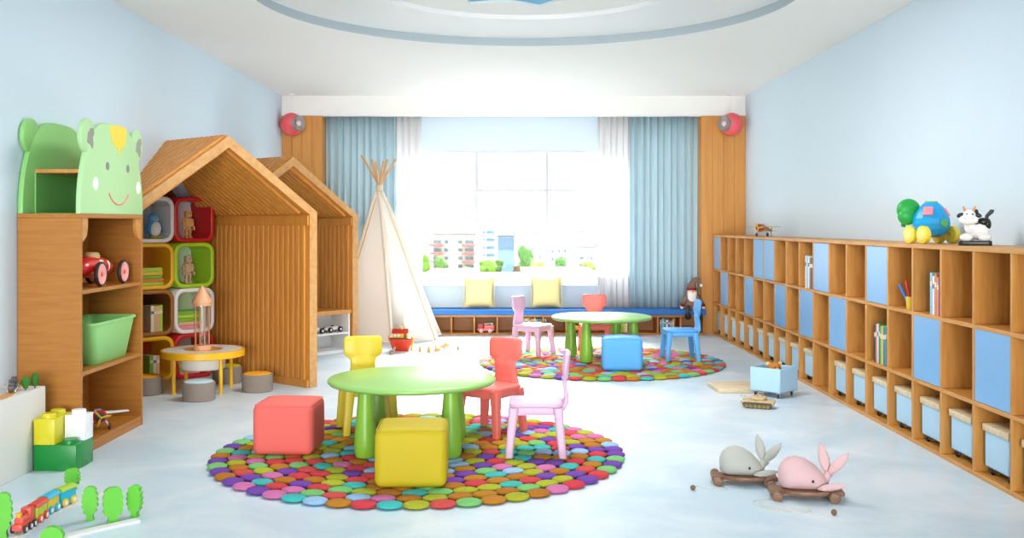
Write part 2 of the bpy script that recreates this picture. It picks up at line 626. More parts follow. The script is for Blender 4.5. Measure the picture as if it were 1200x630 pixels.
# teddy in the open bin
tb_ = thing('teddy_bear', 'brown teddy bear peeking over the rim of the open blue bin', 'teddy bear', (1.925, 7.57, .05), R(15))
M_TED = mat('#B8762C', 0.9, .12, 30, .4, 200, name='brown_plush')
M_TED2 = mat('#E2BE86', 0.9, .08, 30, .4, 200, name='cream_plush')
S().ell((0, 0, .06), (.07, .06, .065)).ell((-.06, -.03, .08), (.025, .025, .04)).ell((.06, -.03, .08), (.025, .025, .04)).build('body', M_TED, tb_)
hd = S().ell((0, -.005, .155), (.052, .046, .045)).build('head', M_TED, tb_)
S().ell((0, -.046, .147), (.021, .016, .016)).ell((-.052, .004, .188), (.017, .011, .017)).ell((.052, .004, .188), (.017, .011, .017)).build('muzzle_and_ears', M_TED2, hd)
S().ell((-.018, -.045, .167), (.005, .004, .005), 8, 6).ell((.018, -.045, .167), (.005, .004, .005), 8, 6).ell((0, -.062, .152), (.007, .005, .005), 8, 6).build('eyes_and_nose', M_BLK, hd)

# ------------------------------------------------------------------ books
BK = {'red': '#C93A34', 'yellow': '#E6C541', 'green': '#7DB83E', 'dark green': '#2F7A4A', 'blue': '#3D74B8', 'light blue': '#8CC0DE', 'white': '#EDEAE4', 'pink': '#E2879B',
      'purple': '#7A4D8F', 'black': '#2C2A2C', 'orange': '#E08A3A', 'cream': '#E8DBB8', 'tan': '#D9B488', 'grey': '#8F9AA3', 'teal': '#3E9E9A', 'brown': '#8A5A3A', 'lime': '#B4D444'}
M_PAGE = mat('#EFE9DA', 0.8, .04, 60, name='paper')
def book(color, t, w, h, label, loc, rot=(0, 0, 0), group=None):
    """stands upright: spine on -x, t thick along y, w deep along x, h tall"""
    o = thing('book', label, 'book', loc, 0, group)
    o.rotation_euler = rot
    c = .0022
    s = S().box(0, w, -t / 2, -t / 2 + c, 0, h, .0006, 1).box(0, w, t / 2 - c, t / 2, 0, h, .0006, 1).box(0, c, -t / 2, t / 2, 0, h, .0006, 1)
    cv = s.build('cover', mat(BK[color], .45, .05, 20), o)
    S().box(c, w - .003, -t / 2 + c, t / 2 - c, .003, h - .003).build('pages', M_PAGE, o)
    if h > .12 and t > .012:
        S().box(-.0006, .0004, -t / 2 + .002, t / 2 - .002, h * .68, h * .8).build('spine_band', mat(BK['cream'] if color not in ('cream', 'white') else BK['blue'], .5), cv)
    return o
def row_up(cols, x, y, z, group, where, h=(.2, .26), t=(.016, .026), w=.17, dy=1):
    """books standing side by side along +y, spines facing -x"""
    seen = {}
    for i, c in enumerate(cols):
        tt = random.uniform(*t); hh = random.uniform(*h)
        y += dy * tt / 2
        lab = ('%s book standing %s, %s') % (c, where, ('first' if i == 0 else 'last' if i == len(cols) - 1 else ['', 'second', 'third', 'fourth', 'fifth', 'sixth', 'seventh', 'eighth'][i]) + ' in its row')
        book(c, tt, w, hh, lab, (x, y, z), group=group)
        y += dy * (tt / 2 + .0012)
row_up(['black', 'brown', 'white', 'light blue', 'white'][::1], XS + .015, 8.00, ZS[2][1], 'books in the far top compartment', 'in the far top cubby', (.24, .275), (.035, .05))
row_up(['pink', 'orange', 'white', 'light blue'], XS + .015, 5.625, ZS[2][1], 'books in the near top compartment', 'in the near top cubby', (.21, .235), (.026, .036))
row_up(['teal', 'blue', 'yellow', 'green', 'dark green', 'white', 'pink', 'black'], XS + .015, 6.415, ZS[1][1], 'books in the middle row of the cubby shelf', 'in the middle cubby row', (.24, .262), (.022, .030))
# crayon cup
cu = thing('crayon_cup', 'small yellow cup of blue and red crayons in a top cubby', 'crayon cup', (2.375, 6.095, ZS[2][1]))
S().lathe([(0, 0), (.034, 0), (.04, .075), (.037, .075), (.031, .004), (0, .004)]).build('cup', mat('#E9C33A', .4), cu)
for i, (a, c) in enumerate(((-22, '#3D74C8'), (-10, '#D33F3A'), (2, '#E88C2E'), (14, '#4C9F4A'))):
    M = TM((.008 * (i - 1.5), .005, .01), (R(a * .6), R(a), 0))
    S().cyl(.0085, 0, .14 + .01 * i, seg=10, M=M).cyl(.0085, .14 + .01 * i, .157 + .01 * i, r2=.002, seg=10, M=M).build('crayon', mat(c, .5), cu)

# ================================================================== WINDOW BENCH
bench = thing('bench_shelf', 'low oak bench of open cubbies running below the window', 'bench', (-2.23, 11.79, 0))
BX1 = (826 - 602) / 1200 * 11.79
L = BX1 + 2.23
bd = .33
lb('top_board', 0, L, 0, bd, .205, .228, W_X, bench)
lb('base_board', 0, L, 0, bd, 0, .024, W_X, bench)
lb('back_panel', 0, L, bd - .012, bd, .024, .205, W_X, bench, 0)
cp = 26.9 / 1200 * 11.79
BXD = []
for k in range(17):
    x = L - .012 - cp * k
    if x < .012: break
    BXD.append(x - 2.23)
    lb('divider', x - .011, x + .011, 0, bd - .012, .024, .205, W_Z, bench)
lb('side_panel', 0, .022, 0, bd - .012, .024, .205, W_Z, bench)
# blue pad
s = S().box(0, L + .015, -.02, bd + .0, .0, .062, .012, 3)
for k in range(1, 5):
    s.box(L * k / 5 - .002, L * k / 5 + .002, -.0205, bd, .0605, .0635)
pad = s.build('seat_pad', mat('#2F6FB5', .8, .05, 40, .2, 300, name='blue_fabric'), loc=(-2.23, 11.79, .229))
tag(pad, 'long blue seat cushion lying on top of the window bench', 'cushion')
ZP = .292

# yellow fringed pillows
def pillow(px0, px1, pyt, label):
    x0, x1 = (px0 - 602) / 1200 * 11.95, (px1 - 602) / 1200 * 11.95
    w = x1 - x0
    h = .37
    t = thing('throw_pillow', label, 'pillow', ((x0 + x1) / 2, 11.975, ZP + .002), 0, 'yellow fringed pillows on the window bench')
    s = S()
    n = 16
    tb = bmesh.new()
    def P(i, j, sg):
        u, v = i / n * 2 - 1, j / n * 2 - 1
        k = (1 - abs(u) ** 2.4) * (1 - abs(v) ** 2.4)
        pinch = 1 - .07 * (1 - abs(u) ** 2) * abs(v) ** 3
        pinch2 = 1 - .07 * (1 - abs(v) ** 2) * abs(u) ** 3
        return (u * w / 2 * pinch2 * .97, sg * .062 * k ** .6 if k > 0 else 0, h / 2 + v * h / 2 * pinch * .97)
    for sg in (-1, 1):
        vs = [[tb.verts.new(P(i, j, sg)) for j in range(n + 1)] for i in range(n + 1)]
        for i in range(n):
            for j in range(n):
                f = (vs[i][j], vs[i + 1][j], vs[i + 1][j + 1], vs[i][j + 1])
                tb.faces.new(f if sg < 0 else f[::-1])
    bmesh.ops.remove_doubles(tb, verts=tb.verts[:], dist=1e-5)
    s.put(tb)
    o = s.build('cover', mat('#F0DF9C', .85, .05, 60, .3, 250, name='yellow_linen'), t, sharp=80)
    f = S()
    m = 40
    for k in range(m):
        q = (k + .5) / m * 2 - 1
        for (cx, cz, dx, dz) in ((q * w / 2, 0, 0, -1), (q * w / 2, h, 0, 1), (-w / 2, h / 2 + q * h / 2, -1, 0), (w / 2, h / 2 + q * h / 2, 1, 0)):
            if dz < 0: continue
            jx = random.uniform(-.004, .004)
            f.tube([(cx * .965, 0, (cz - h / 2) * .965 + h / 2), (cx + dx * .008 + jx, -.003, cz + dz * .008 + jx)], .0028, 5)
    f.build('fringe', mat('#F3E6B4', .9), o)
    t.rotation_euler = (R(-12), 0, 0)
    return t
pillow(543.5, 579, 324, 'pale yellow square pillow on the window bench, nearer the play tent')
pillow(622.5, 658.5, 324, 'pale yellow square pillow on the window bench above the row of books')

# curtains
def curtain(name, x0, x1, label, m, amp, per, group, z0=.24, z1=2.60, y=12.165):
    s = S()
    n = max(8, int((x1 - x0) / per * 12))
    rows = []
    zs = [z0, .8, 1.4, 2.0, z1]
    ph = random.uniform(0, 6)
    for z in zs:
        r = []
        for k in range(n + 1):
            x = x0 + (x1 - x0) * k / n
            a = 2 * pi * (x - x0) / per
            r.append((x + .006 * sin(a * .5 + z), y + amp * (sin(a) + .3 * sin(a * 2.13 + ph) + .12 * sin(a * .37 + z * 1.5)) * (.9 + .1 * cos(z)), z))
        rows.append(r)
    s.loft(rows, closed=False)
    o = s.build(name, m, sharp=180)
    md = o.modifiers.new('thick', 'SOLIDIFY'); md.thickness = .0015
    return tag(o, label, 'curtain', group)
M_CUR = mat('#C2DEE8', .85, .03, 6, .1, 300, trans=.12, name='blue_curtain_cloth')
M_SHR = mat('#FAFAFA', .9, .01, 6, trans=.15, name='sheer_white_cloth')
curtain('curtain', -2.232, -1.40, 'pleated light blue curtain hanging behind the tent, left of the window', M_CUR, .022, .083, 'blue pleated curtains')
curtain('curtain', 1.375, 2.18, 'pleated light blue curtain hanging behind the bearded doll, right of the window', M_CUR, .022, .083, 'blue pleated curtains')
curtain('sheer_curtain', -1.43, -1.095, 'white sheer curtain behind the tent poles', M_SHR, .016, .075, 'white sheer curtains', y=12.19)
curtain('sheer_curtain', 1.0, 1.40, 'white sheer curtain beside the right blue curtain', M_SHR, .016, .075, 'white sheer curtains', y=12.19)
struct(S().tube([(-2.23, 12.165, 2.60), (2.18, 12.165, 2.60)], .012).build('trim_4', M_WHITE))

# bench contents
yb = 11.85
def bench_cell(px):
    return (px - 602) / 1200 * 11.79
def row_x(cols, x, y, z, group, where, h, t, w=.13):
    for i, c in enumerate(cols):
        tt = random.uniform(*t); hh = random.uniform(*h)
        nm = 'first' if i == 0 else 'last' if i == len(cols) - 1 else ['', 'second', 'third', 'fourth', 'fifth', 'sixth', 'seventh', 'eighth', 'ninth'][i]
        book(c, tt, w, hh, '%s book in the bench cubby %s, %s from the left' % (c, where, nm) if nm != 'last' else '%s book in the bench cubby %s, last on the right' % (c, where), (x + tt / 2, y, z), (0, 0, R(90)), group)
        x += tt + .001
row_x(['yellow', 'white', 'lime', 'red', 'tan', 'yellow', 'light blue', 'blue', 'grey'], bench_cell(613), yb, .024, 'books under the yellow pillow', 'below the pillow', (.15, .172), (.018, .027))
row_x(['red', 'pink', 'red', 'green', 'yellow', 'white'], bench_cell(721), yb, .024, 'books behind the blue cube seat', 'behind the blue cube', (.15, .17), (.02, .028))
row_x(['grey', 'light blue', 'teal', 'white', 'purple', 'grey', 'tan'], bench_cell(774), yb, .024, 'books beside the bearded doll', 'beside the bearded doll', (.13, .17), (.018, .028))
nb = book('white', .014, .12, .165, 'white notebook leaning inside the bench cubby right of the book row', (bench_cell(640.5), yb, .026), (0, R(-0), R(90)))
nb.rotation_euler = (R(0), R(0), R(90))
nb.matrix_world = TM((bench_cell(643), yb, .0255)) @ Matrix.Rotation(R(-14), 4, 'Y') @ Matrix.Rotation(R(90), 4, 'Z')
# small yellow toy digger in the bench
tg = thing('toy_digger', 'small yellow toy digger in the bench cubby behind the round table', 'toy', (bench_cell(677), yb + .02, .024))
s = S().box(-.055, .03, -.025, .025, .022, .045, .006).box(-.03, .015, -.02, .02, .045, .08, .006)
s.build('body', mat('#F0B414', .4), tg)
S().tube([(.02, 0, .045), (.05, 0, .085), (.075, 0, .055)], .006).box(.062, .09, -.018, .018, .035, .055, .003).build('arm', mat('#F0B414', .4), tg)
for x in (-.04, .01):
    for sg in (-1, 1):
        S().cyl(.016, -.006, .006, seg=16, M=TM((x, sg * .026, .016), (R(90), 0, 0))).build('wheel', M_BLK, tg)
# pink box in the last cell
pb = thing('picture_box', 'red and pink flat box lying in the last bench cubby', 'box', (bench_cell(812), yb + .09, .024))
S().box(-.085, .085, -.07, .07, 0, .045, .003).build('box', mat('#B8324A', .5), pb)
S().box(-.088, .088, -.073, .073, .045, .06, .003).build('lid', mat('#E2879B', .5), pb)

# fire engine
fe = thing('toy_fire_engine', 'red toy fire engine with white wheels in the bench cubby', 'toy fire engine', (bench_cell(569.4), 11.84, .024))
M_RED = mat('#D8403A', .35, .04, 20, name='toy_red')
s = S().box(-.095, .095, -.032, .032, .018, .05, .005).box(-.02, .095, -.030, .030, .05, .085, .005)
s.build('body', mat('#E4706C', .4, name='toy_pink_red'), fe)
s = S().box(-.095, -.032, -.031, .031, .05, .103, .008)
cb = s.build('cab', M_RED, fe)
S().box(-.084, -.062, -.0325, .0325, .065, .092, .002).box(-.057, -.038, -.0325, .0325, .065, .092, .002).build('window', mat('#5E3A3A', .2), cb)
s = S().tube([(-.02, -.012, .098), (.085, -.012, .104)], .003).tube([(-.02, .012, .098), (.085, .012, .104)], .003)
for k in range(8):
    s.tube([(-.012 + k * .013, -.012, .0988 + k * .0006), (-.012 + k * .013, .012, .0988 + k * .0006)], .0018, 6)
s.build('ladder', mat('#E9E2D8', .4), fe)
S().box(-.012, -.004, -.008, .008, .085, .099).box(.066, .076, -.012, .012, .085, .101).build('ladder_mount', mat('#E9E2D8', .4), fe)
for x in (-.055, .045):
    for sg in (-1, 1):
        w = S().cyl(.019, -.006, .006, seg=20, bev=.002, M=TM((x, sg * .031, .019), (R(90), 0, 0))).build('wheel', mat('#F2E8E2', .4), fe)
        S().cyl(.009, -.002, .002, seg=14, M=TM((x, sg * .038, .019), (R(90), 0, 0))).build('hub', M_RED, w)

# bearded doll
dl = thing('bearded_doll', 'bearded doll in brown pointed hat sitting on the bench edge', 'doll', ((811.5 - 602) / 1200 * 11.8, 11.85, ZP))
M_FUR = mat('#85685A', .95, .2, 50, .6, 160, name='brown_fur')
S().lathe([(0, 0), (.07, .004), (.085, .04), (.075, .10), (.05, .15), (0, .17)], 20).build('body', M_FUR, dl)
S().ell((0, -.01, .185), (.048, .045, .05)).build('head', mat('#E9C3A6', .6), dl)
s = S().loft([[(x * k, -.045 - .035 * math.sqrt(max(0, 1 - abs(x / .05) ** 2)) * kk, z) for x in (-.05, -.03, 0, .03, .05)] + [(x * k, -.02, z) for x in (.05, 0, -.05)]
              for k, kk, z in ((.25, .4, .02), (.7, .8, .05), (1.0, 1, .1), (1.02, 1, .15), (.9, .7, .185))])
s.ell((-.018, -.062, .168), (.025, .012, .012)).ell((.018, -.062, .168), (.025, .012, .012))
s.build('beard', mat('#EDE9E4', .95, .06, 40, .6, 200, name='white_fluff'), dl)
S().ell((0, -.066, .185), (.011, .011, .011), 10, 8).build('nose', mat('#E3A78E', .6), dl)
s = S().tube([(0, 0, .20), (.002, 0, .245), (.018, 0, .29), (.05, -.002, .315), (.082, -.004, .30), (.098, -.006, .265)], .03, 14, taper=[.053, .046, .034, .026, .018, .008])
ht = s.build('hat', M_FUR, dl)
S().cyl(.056, .198, .228, r2=.051, seg=24, bev=.006).build('hat_band', mat('#8E1F2A', .85), ht)
S().ell((.100, -.006, .250), (.019, .019, .019), 14, 10).build('pompom', mat('#F4F1EC', .95), ht)
for sg in (-1, 1):
    a = S().tube([(sg * .05, -.01, .135), (sg * .08, -.03, .095), (sg * .105, -.055, .055)], .02, 12, taper=[.024, .026, .022]).build('arm', M_FUR, dl)
    S().cyl(.024, -.007, .007, seg=16, M=TM((sg * .108, -.058, .046), (R(20), 0, 0))).build('cuff', mat('#8E1F2A', .85), a)
    S().ell((sg * .112, -.062, .026), (.017, .015, .019), 14, 10).build('mitten', mat('#F4F1EC', .9), a)
    l = S().tube([(sg * .042, -.03, .026), (sg * .05, -.07, .025), (sg * .055, -.10, .018), (sg * .058, -.105, -.03)], .02, 12, taper=[.027, .025, .024, .022]).build('leg', mat('#4A4038', .9), dl)
    S().ell((sg * .058, -.118, -.065), (.032, .04, .038), 16, 12).build('boot', mat('#1E211A', .7), l)

dl.scale = (1.1, 1.1, 1.1)
# ================================================================== PENDANT BALL LAMPS
for sx, lab in ((-1, 'round coral pink pendant lamp hanging over the wooden play houses'), (1, 'round coral pink pendant lamp hanging above the cubby shelf corner')):
    x = -2.553 if sx < 0 else 2.502
    t = thing('pendant_lamp', lab, 'lamp', (x, 11.765, 2.423), 0, 'coral ball pendant lamps')
    S().ell((0, 0, 0), (.131, .131, .131), 32, 20).build('shade', mat('#EF5F66', .35, .02, name='coral_lacquer'), t)
    d = Vector((-sx * .80, -.60, .02)).normalized()
    q = d.to_track_quat('Z', 'Y').to_matrix().to_4x4()
    rf = S().lathe([(0, .112), (.03, .118), (.06, .131), (.082, .139), (.090, .128), (.088, .105), (.05, .108), (0, .11)], 28, M=q).build('reflector', mat('#9B9B98', .3, metal=.7, name='lamp_silver'), t)
    S().ell((0, 0, .122), (.034, .034, .022), M=q).build('bulb', mat('#D9D7D2', .25), rf)
    S().tube([(0, 0, .128), (0, 0, ZC - 2.423 - .008)], .0035, 8).build('cord', M_WHITE, t)
    S().cyl(.032, ZC - 2.423 - .012, ZC - 2.4235, seg=20).build('canopy', M_WHITE, t)
# ================================================================== RUGS
RUGC = ['#C93540', '#AE6A0C', '#A5A51C', '#74B868', '#3BAFA8', '#92B8DA', '#6C3B9C', '#C96CA0', '#C94440', '#B5760F', '#A9AE22']
RUGM = [mat(c, .95, .1, 40, .5, 260, name='felt') for c in RUGC]
M_FELTB = mat('#6A5A50', .95, name='felt_backing')
def make_rug(seed):
    rnd = random.Random(seed)
    tb = bmesh.new()
    bmesh.ops.create_uvsphere(tb, u_segments=14, v_segments=8, radius=1)
    for v in tb.verts:
        r = math.hypot(v.co.x, v.co.y)
        if r > 1e-6:
            k = r ** .72 / r
            v.co.x *= k; v.co.y *= k
        v.co.z = (abs(v.co.z) ** .9) * (1 if v.co.z > 0 else -1)
    me = bpy.data.meshes.new('p'); tb.to_mesh(me); tb.free()
    base = [v.co.copy() for v in me.vertices]
    faces = [tuple(p.vertices) for p in me.polygons]
    V, F, MI = [], [], []
    ring = 11
    sp = 1.073 / ring
    last = 0
    for k in range(ring + 1):
        r = k * sp
        n = 1 if k == 0 else int(round(2 * pi * r / .119))
        off = rnd.uniform(0, 1)
        prev = -1
        for j in range(n):
            a = 2 * pi * (j + off) / n
            ci = rnd.randrange(len(RUGM))
            while ci == prev: ci = rnd.randrange(len(RUGM))
            prev = ci
            cx, cy = r * cos(a), r * sin(a)
            tw = .0615 if k == 0 else (pi * r / n) * 1.05
            b0 = len(V)
            hz = .0145 * rnd.uniform(.93, 1.0)
            for p in base:
                lx, ly = p.x * sp * .535, p.y * tw
                V.append((cx + lx * cos(a) - ly * sin(a), cy + lx * sin(a) + ly * cos(a), 0.0145 + p.z * hz))
            for f in faces:
                F.append(tuple(b0 + q for q in f)); MI.append(ci)
    n = 64
    b0 = len(V)
    for z in (.001, .006):
        for q in range(n):
            V.append((1.05 * cos(2 * pi * q / n), 1.05 * sin(2 * pi * q / n), z))
    F.append(tuple(b0 + q for q in range(n))[::-1]); MI.append(len(RUGM))
    F.append(tuple(b0 + n + q for q in range(n))); MI.append(len(RUGM))
    for q in range(n):
        F.append((b0 + q, b0 + (q + 1) % n, b0 + n + (q + 1) % n, b0 + n + q)); MI.append(len(RUGM))
    m = bpy.data.meshes.new('round_rug')
    m.from_pydata(V, [], F)
    for x in RUGM + [M_FELTB]: m.materials.append(x)
    m.polygons.foreach_set('material_index', MI)
    m.polygons.foreach_set('use_smooth', [True] * len(F))
    m.update()
    o = bpy.data.objects.new('round_rug', m); COL.objects.link(o)
    return o
RN, RF = (-.516, 5.64), (.80, 9.38)
r1 = make_rug(3); r1.location = (RN[0], RN[1], 0)
tag(r1, 'round multicoloured felt pebble rug under the nearer green table', 'rug', 'round felt pebble rugs')
r2 = make_rug(11); r2.location = (RF[0], RF[1], 0)
tag(r2, 'round multicoloured felt pebble rug under the farther green table', 'rug', 'round felt pebble rugs')
ZR = .027

# ================================================================== TABLES
M_TOP = mat('#96C86C', .28, .01, 5, name='green_table_top')
M_LEG = mat('#84B836', .35, .02, 5, name='green_table_leg')
tbl = thing('round_table', 'round light green table standing on the nearer pebble rug', 'table', (-.562, 5.67, ZR), 0, 'round green tables')
h = .424 - ZR
S().lathe([(0, h - .034), (.44, h - .034), (.455, h - .030), (.463, h - .020), (.463, h - .010), (.457, h - .003), (.445, h), (0, h)], 72).build('tabletop', M_TOP, tbl)
for a in (45, 135, 225, 315):
    x, y = .32 * cos(R(a)), .32 * sin(R(a))
    S().lathe([(0, 0), (.034, 0), (.050, .006), (.058, .03), (.060, .07), (.057, .13), (.050, .2), (.043, .28), (.037, h - .034), (0, h - .034)], 28, M=TM((x, y, 0))).build('leg', M_LEG, tbl)
dup(tbl, (.815, 9.5, ZR), R(15 + 0), 'round light green table standing on the farther pebble rug')

# ================================================================== CHAIRS
def make_chair(color, label, loc, facing, name='child_chair'):
    """facing: direction (x, y) the sitter looks"""
    rz = math.atan2(facing[1], facing[0]) + pi / 2
    m = mat(color, .42, .015, 6)
    t = thing(name, label, 'chair', loc, rz, 'small plastic chairs around the green tables')
    s = S()
    s.prism(rrect(.29, .29, .05, 6), .262, .284, bev=.008)
    s.prism(rrect(.272, .272, .045, 6), .222, .265, bev=.004)
    s.build('seat', m, t, sub=0)
    for sx in (-1, 1):
        for sy in (-1, 1):
            rows = []
            for (z, q, hw, hd) in ((0, 1, .0185, .0175), (.004, .998, .021, .020), (.06, .97, .0225, .021), (.16, .90, .026, .024), (.262, .84, .030, .028)):
                cx, cy = sx * (.152 * q - .006), sy * (.146 * q - .004)
                rows.append([(cx + x, cy + y, z) for x, y in rrect(2 * hw, 2 * hd, min(hw, hd) * .55, 3)])
            S().loft(rows).build('leg', m, t)
    # backrest
    rows = [(.245, .118, .108), (.252, .146, .106), (.285, .166, .092), (.325, .166, .080), (.37, .158, .075), (.40, .155, .076), (.412, .1545, .082), (.432, .155, .108), (.444, .156, .117),
            (.47, .158, .119), (.515, .1635, .119), (.534, .166, .116), (.544, .1675, .109), (.549, .168, .098)]
    th = .024
    prof = []
    for i, (z, y, hw) in enumerate(rows):
        a = rows[max(0, i - 1)]; b = rows[min(len(rows) - 1, i + 1)]
        tz, ty = b[0] - a[0], b[1] - a[1]
        l = math.hypot(tz, ty) or 1
        ny, nz = tz / l, -ty / l
        e = th / 2
        r = []
        for (x, o) in ((-hw, .45), (-hw + .006, 1), (-hw / 3, 1), (hw / 3, 1), (hw - .006, 1), (hw, .45), (hw, -.45), (hw - .006, -1), (hw / 3, -1), (-hw / 3, -1), (-hw + .006, -1), (-hw, -.45)):
            curve = -.010 * (1 - (x / .12) ** 2) * 0 + .012 * (1 - (x / .12) ** 2) if z > .4 else 0
            k = .6 if i == len(rows) - 1 else 1
            r.append((x, y + curve + ny * e * o * k, z + nz * e * o * k))
        prof.append(r)
    S().loft(prof).build('backrest', m, t, sharp=60)
    return t
YEL, RED, PNK, BLU = '#D6C232', '#F0766B', '#DDB8D2', '#5AAEF0'
make_chair(YEL, 'small yellow chair tucked behind the nearer green table', (-.885, 6.185, ZR), (.30, -.95))
make_chair(RED, 'small coral red chair at the nearer green table, beside the pale pink one', (-.14, 6.115, ZR), (-.56, -.83))
make_chair(PNK, 'small pale pink chair seen side on at the nearer green table', (.12, 5.58, ZR), (-1, 0.02))
make_chair(PNK, 'small pale pink chair at the farther green table, in front of the bench books', (.186, 9.86, ZR), (.86, -.51))
make_chair(RED, 'small coral red chair behind the farther green table, facing the room', (.80, 10.0, ZR), (0, -1))
make_chair(BLU, 'small light blue chair at the farther green table by the bearded doll', (1.53, 9.43, ZR), (-1, -.03))

# ================================================================== CUBE SEATS
def poof(color, label, loc, rz, w=.333, d=.333, h=.272):
    t = thing('pouf', label, 'pouf', loc, rz, 'soft cube seats on the pebble rugs')
    tb = bmesh.new()
    bmesh.ops.create_cube(tb, size=1, matrix=TM((0, 0, h / 2), sc=(w, d, h)))
    bmesh.ops.bevel(tb, geom=tb.edges[:], offset=.036, segments=5, affect='EDGES', profile=.5)
    bmesh.ops.subdivide_edges(tb, edges=[e for e in tb.edges if e.calc_length() > .1], cuts=7, use_grid_fill=True)
    for v in tb.verts:
        x, y, z = v.co.x / (w / 2), v.co.y / (d / 2), (v.co.z - h / 2) / (h / 2)
        v.co.x *= 1 + .022 * (1 - y * y) * (1 - z * z)
        v.co.y *= 1 + .022 * (1 - x * x) * (1 - z * z)
        if z > 0: v.co.z += .010 * (1 - x * x) * (1 - y * y)
    S().put(tb).build('cover', mat(color, .7, .02, 6, .05, 200), t, sharp=70)
    s = S()
    pr = rrect(w * 1.0 - .012, d - .012, .032, 6)
    s.tube([(x, y, h - .0075) for x, y in pr], .0022, 6, closed=True)
    s.build('seam', mat(color, .6, .02), t)
    return t
poof('#EA695F', 'coral red cube seat standing at the table, across from the yellow chair', (-1.235, 5.645, ZR), R(-2), .325, .33)
poof('#C2AA08', 'bright yellow cube seat standing in front of the nearer table', (-.49, 4.965, ZR), R(2), .338, .335, .275)
poof('#5BADF2', 'light blue cube seat standing in front of the farther table', (.93, 8.82, ZR), R(-4), .34, .335, .278)

# ================================================================== PULL-ALONG WHALES
M_ROPE = mat('#D8D2C4', .9, .05, 80, name='cord_cream')
def whale(color, label, loc, rz, strpts, sc=1.0):
    t = thing('pull_along_whale', label, 'pull toy', loc, rz, 'knitted whale pull toys')
    m = mat(color, .95, .04, 60, .6, 420, name='knitted_yarn')
    # wooden sledge, heading -x
    s = S()
    pts = [(-.165, -.055), (-.13, -.062), (-.10, -.04), (-.05, -.066), (.02, -.072), (.07, -.055), (.12, -.058), (.15, -.05), (.15, .05), (.12, .058), (.07, .055), (.02, .072), (-.05, .066), (-.10, .04), (-.13, .062), (-.165, .055)]
    s.prism(pts, .020, .040, bev=.004)
    s.build('sledge', W_BROWN, t)
    for x in (-.14, .10):
        S().tube([(x, -.085, .022), (x, .085, .022)], .005, 8).build('axle', W_BROWN, t)
        for sg in (-1, 1):
            S().cyl(.0225, -.0125, .0125, seg=22, bev=.004, M=TM((x, sg * .085, .0225), (R(90), 0, 0))).build('wheel', W_BROWN, t)
    # body: one surface
    rows = []
    spine = [(-.124, .092, .004, .004), (-.1215, .093, .030, .034), (-.109, .099, .052, .054), (-.086, .106, .067, .066), (-.05, .110, .075, .071), (-.01, .105, .073, .067), (.03, .092, .061, .054), (.06, .077, .043, .038), (.078, .069, .026, .026), (.088, .068, .004, .004)]
    for (x, z, ry, rzz) in spine:
        rows.append([(x, ry * cos(2 * pi * k / 24), z + rzz * sin(2 * pi * k / 24)) for k in range(24)])
    b = S().loft(rows).tube([(.058, 0, .070), (.076, 0, .082), (.086, 0, .100), (.090, 0, .116)], .018, 14, taper=[.024, .020, .016, .013]).build('body', m, t, sharp=180)
    def leaf(base, tip, wid, thick, name):
        base, tip = Vector(base), Vector(tip)
        d = tip - base
        L_ = d.length
        d.normalize()
        nrm = Vector((0, -1, 0))
        side = d.cross(nrm).normalized()
        nrm = side.cross(d)
        rws = []
        for u, w_, h_ in ((0, .35, .7), (.2, .8, 1), (.45, 1, 1), (.7, .8, .8), (.88, .45, .5), (1, .06, .1)):
            p = base + d * (L_ * u)
            rws.append([p + side * (wid * w_ * cos(2 * pi * k / 14)) + nrm * (thick * h_ * sin(2 * pi * k / 14)) for k in range(14)])
        S().loft(rws).build(name, m, b, sharp=180)
    leaf((.088, .006, .105), (.060, .030, .235), .024, .010, 'tail_fluke')
    leaf((.090, -.006, .105), (.170, -.030, .205), .024, .010, 'tail_fluke')
    leaf((.035, -.052, .052), (.150, -.085, .078), .017, .007, 'flipper')
    leaf((.035, .052, .052), (.130, .100, .078), .017, .007, 'flipper')
    for sg in (-1, 1):
        S().ell((.013, sg * .0665, .086), (.0058, .0045, .0068), 12, 8).build('eye', M_BLK, b)
    # string + bead
    s = S().tube([(p[0], p[1], .0022) if i else (-.16, 0, .03) for i, p in enumerate(strpts)], .0017, 6)
    st = s.build('pull_string', M_ROPE, t)
    e = strpts[-1]
    S().ell((e[0], e[1], .0125), (.0125, .0125, .0125), 16, 12).build('bead', W_BROWN, st)
    t.scale = (sc, sc, sc)
    return t
def catmull(P, n=6):
    out = []
    P = [P[0]] + P + [P[-1]]
    for i in range(1, len(P) - 2):
        for k in range(n):
            u = k / n
            a, b, c, d = P[i - 1], P[i], P[i + 1], P[i + 2]
            out.append(tuple(.5 * ((2 * b[j]) + (-a[j] + c[j]) * u + (2 * a[j] - 5 * b[j] + 4 * c[j] - d[j]) * u * u + (-a[j] + 3 * b[j] - 3 * c[j] + d[j]) * u ** 3) for j in range(len(b))))
    out.append(P[-1])
    return out
whale('#BDBCB3', 'grey knitted whale pull toy on a wooden sledge', (1.135, 5.02, 0), R(-6), catmull([(-.165, 0), (-.17, -.04), (-.16, -.09), (-.10, -.14), (-.14, -.17), (-.21, -.14), (-.235, -.09), (-.25, -.13), (-.265, -.17)]), 1.0)
whale('#E2BABA', 'pink knitted whale pull toy on a wooden sledge', (1.36, 4.745, 0), R(-6), catmull([(-.165, 0), (-.17, -.04), (-.24, -.09), (-.235, -.16), (-.16, -.235), (-.06, -.245), (-.02, -.2), (-.08, -.15), (-.14, -.10), (-.21, -.10), (-.215, -.16), (-.10, -.24), (.0, -.262), (.06, -.268)]), 1.06)

# ================================================================== TOY TANK
tk = thing('toy_tank', 'small tan camouflage toy tank on the floor in front of the open bin', 'toy tank', (1.69, 7.09, 0), R(-22))
M_TAN = mat('#C9AE86', .7, .35, 45, name='desert_camouflage')
M_TAN2 = mat('#8E7A4A', .7, .3, 60, name='olive_track')
